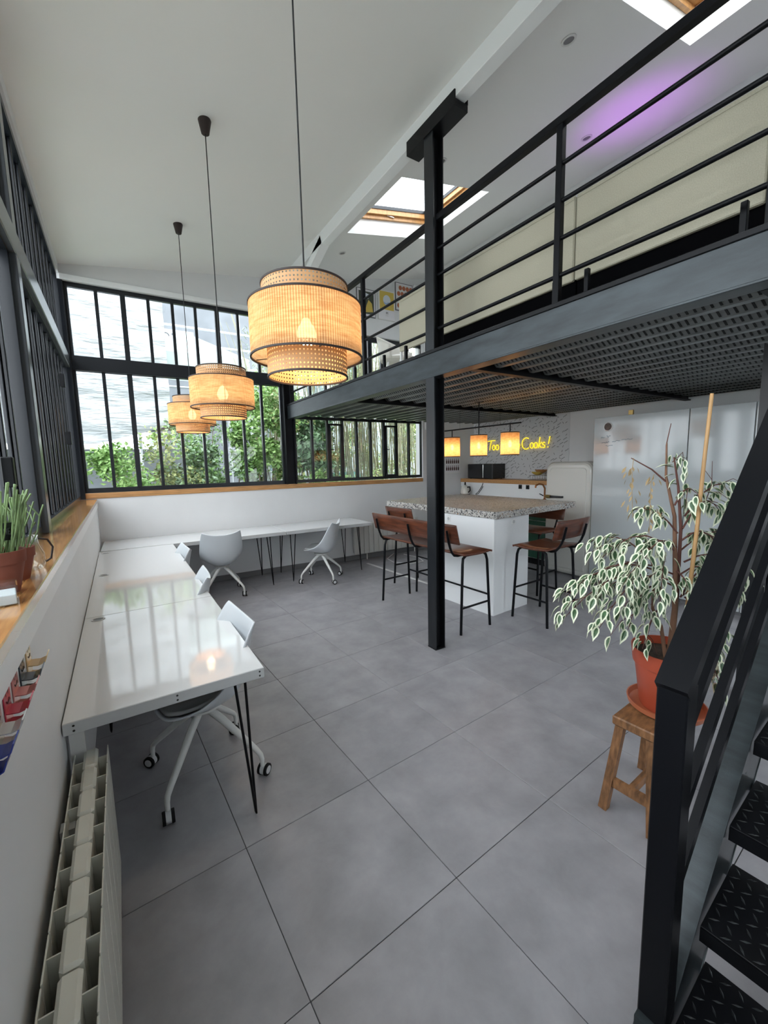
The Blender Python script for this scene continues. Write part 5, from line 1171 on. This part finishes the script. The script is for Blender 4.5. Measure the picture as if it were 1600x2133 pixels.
specs = [
 ('leafy shrub outside the far left garden pane', -0.2, 7.1, 0.8, 2.1, 4600, (0, 1), 0.07), ('yellow-green shrub outside the second garden pane', 0.5, 7.3, 0.75, 2.05, 4200, (3, 1), 0.07),
 ('straggly shrub with bare twigs outside the third garden pane', 0.95, 7.2, 0.62, 2.1, 2400, (3, 4), 0.065), ('grey-green shrub outside the middle garden panes', 1.45, 7.4, 0.7, 2.1, 3600, (4, 0), 0.075),
 ('bright green shrub behind the farthest pendant lamp', 2.0, 7.5, 0.7, 2.5, 4200, (1, 0), 0.085), ('tall bright green tree behind the middle pendant lamp', 2.45, 8.3, 0.85, 3.1, 5000, (1, 0), 0.09),
 ('loose tree beside the dark window post', 2.75, 7.3, 0.5, 2.95, 2400, (0, 3), 0.08), ('big-leaved dark shrub right of the dark window post', 3.1, 7.2, 0.5, 2.5, 2400, (2, 4), 0.12),
 ('low light-green shrub under the casement window', 3.3, 6.9, 0.5, 1.6, 2600, (1, 0), 0.06), ('tree with pale leaves beside the first casement', 3.45, 8.0, 0.6, 2.9, 3000, (0, 2), 0.08),
 ('low yellowish shrub at the foot of the bamboo', 4.4, 7.0, 0.35, 1.45, 900, (3, 1), 0.055), ('shrub outside the left wall near the corner', -1.9, 4.6, 0.7, 1.9, 1400, (0, 1), 0.08),
 ('shrub outside the left wall beside the potted plants', -1.8, 2.9, 0.7, 1.8, 1400, (1, 3), 0.08), ('bushy tree behind the hanging lamps and tent', 1.5, 9.2, 0.8, 3.2, 1800, (4, 1), 0.08), ('leafy tree behind the bamboo, left of the second casement', 5.3, 9.5, 1.0, 3.9, 4500, (4, 3), 0.09), ('leafy tree behind the bamboo at the right end of the windows', 6.9, 9.7, 1.0, 3.9, 4500, (3, 0), 0.09), ('tall tree high behind the far garden panes', 3.6, 10.6, 1.0, 4.3, 2000, (1, 0), 0.09)]
for k, (lab, x, y, w, h, n, mi, sz) in enumerate(specs): bush('garden_shrub' if h < 2.6 else 'garden_tree', lab, x, y, w, h, n, mi, 100+k, sz)
bm_ = MB().tube([(0, 0, 0), (0.02, 0, 1.2), (0.05, 0.02, 2.6), (0.16, 0.05, 4.0), (0.42, 0.12, 5.4)], [0.010, 0.0095, 0.009, 0.007, 0.004], 6).mesh('cane', M['bamb'], 60)
qb = random.Random(77)
for k, (x, y) in enumerate(((3.55, 7.9), (4.15, 7.6), (4.75, 7.5), (5.35, 7.5), (5.95, 7.7), (3.0, 9.0))):
    t = thing('bamboo_clump', 'bamboo clump beyond the windows, %s' % ('farthest left of the row behind the first casement', 'second from the left of the row', 'third from the left of the row', 'in front of the second casement', 'farthest right of the row', 'set back behind the garden trees')[k], 'bamboo', (x, y, -0.13), 0, 'bamboo clumps in the garden')
    for i in range(40):
        o = mk('cane', bm_, t, (qb.uniform(-.34, .34), qb.uniform(-.25, .25), 0)); o.rotation_euler = (qb.uniform(-.10, .10), qb.uniform(-.10, .10), qb.uniform(0, 6.28)); s_ = qb.uniform(.75, 1.1); o.scale = (s_*qb.uniform(.7, 1.3), s_*qb.uniform(.7, 1.3), s_)
    m = MB()
    for i in range(2200):
        p = Vector((qb.uniform(-.6, .6), qb.uniform(-.4, .4), qb.uniform(0.7, 4.6))); d = Vector((qb.gauss(0, 1), qb.gauss(0, 1), -0.5+qb.gauss(0, .5))).normalized(); s2 = d.cross(Vector((0, 0, 1))).normalized(); L_ = qb.uniform(.07, .13)
        m.add([p, p+d*L_*.4+s2*L_*.07, p+d*L_, p+d*L_*.4-s2*L_*.07], [(0, 1, 2, 3)], 0 if qb.random() < .5 else 1)
    m.obj('foliage', [M['lf3'], M['lf4']], t, kind='stuff')
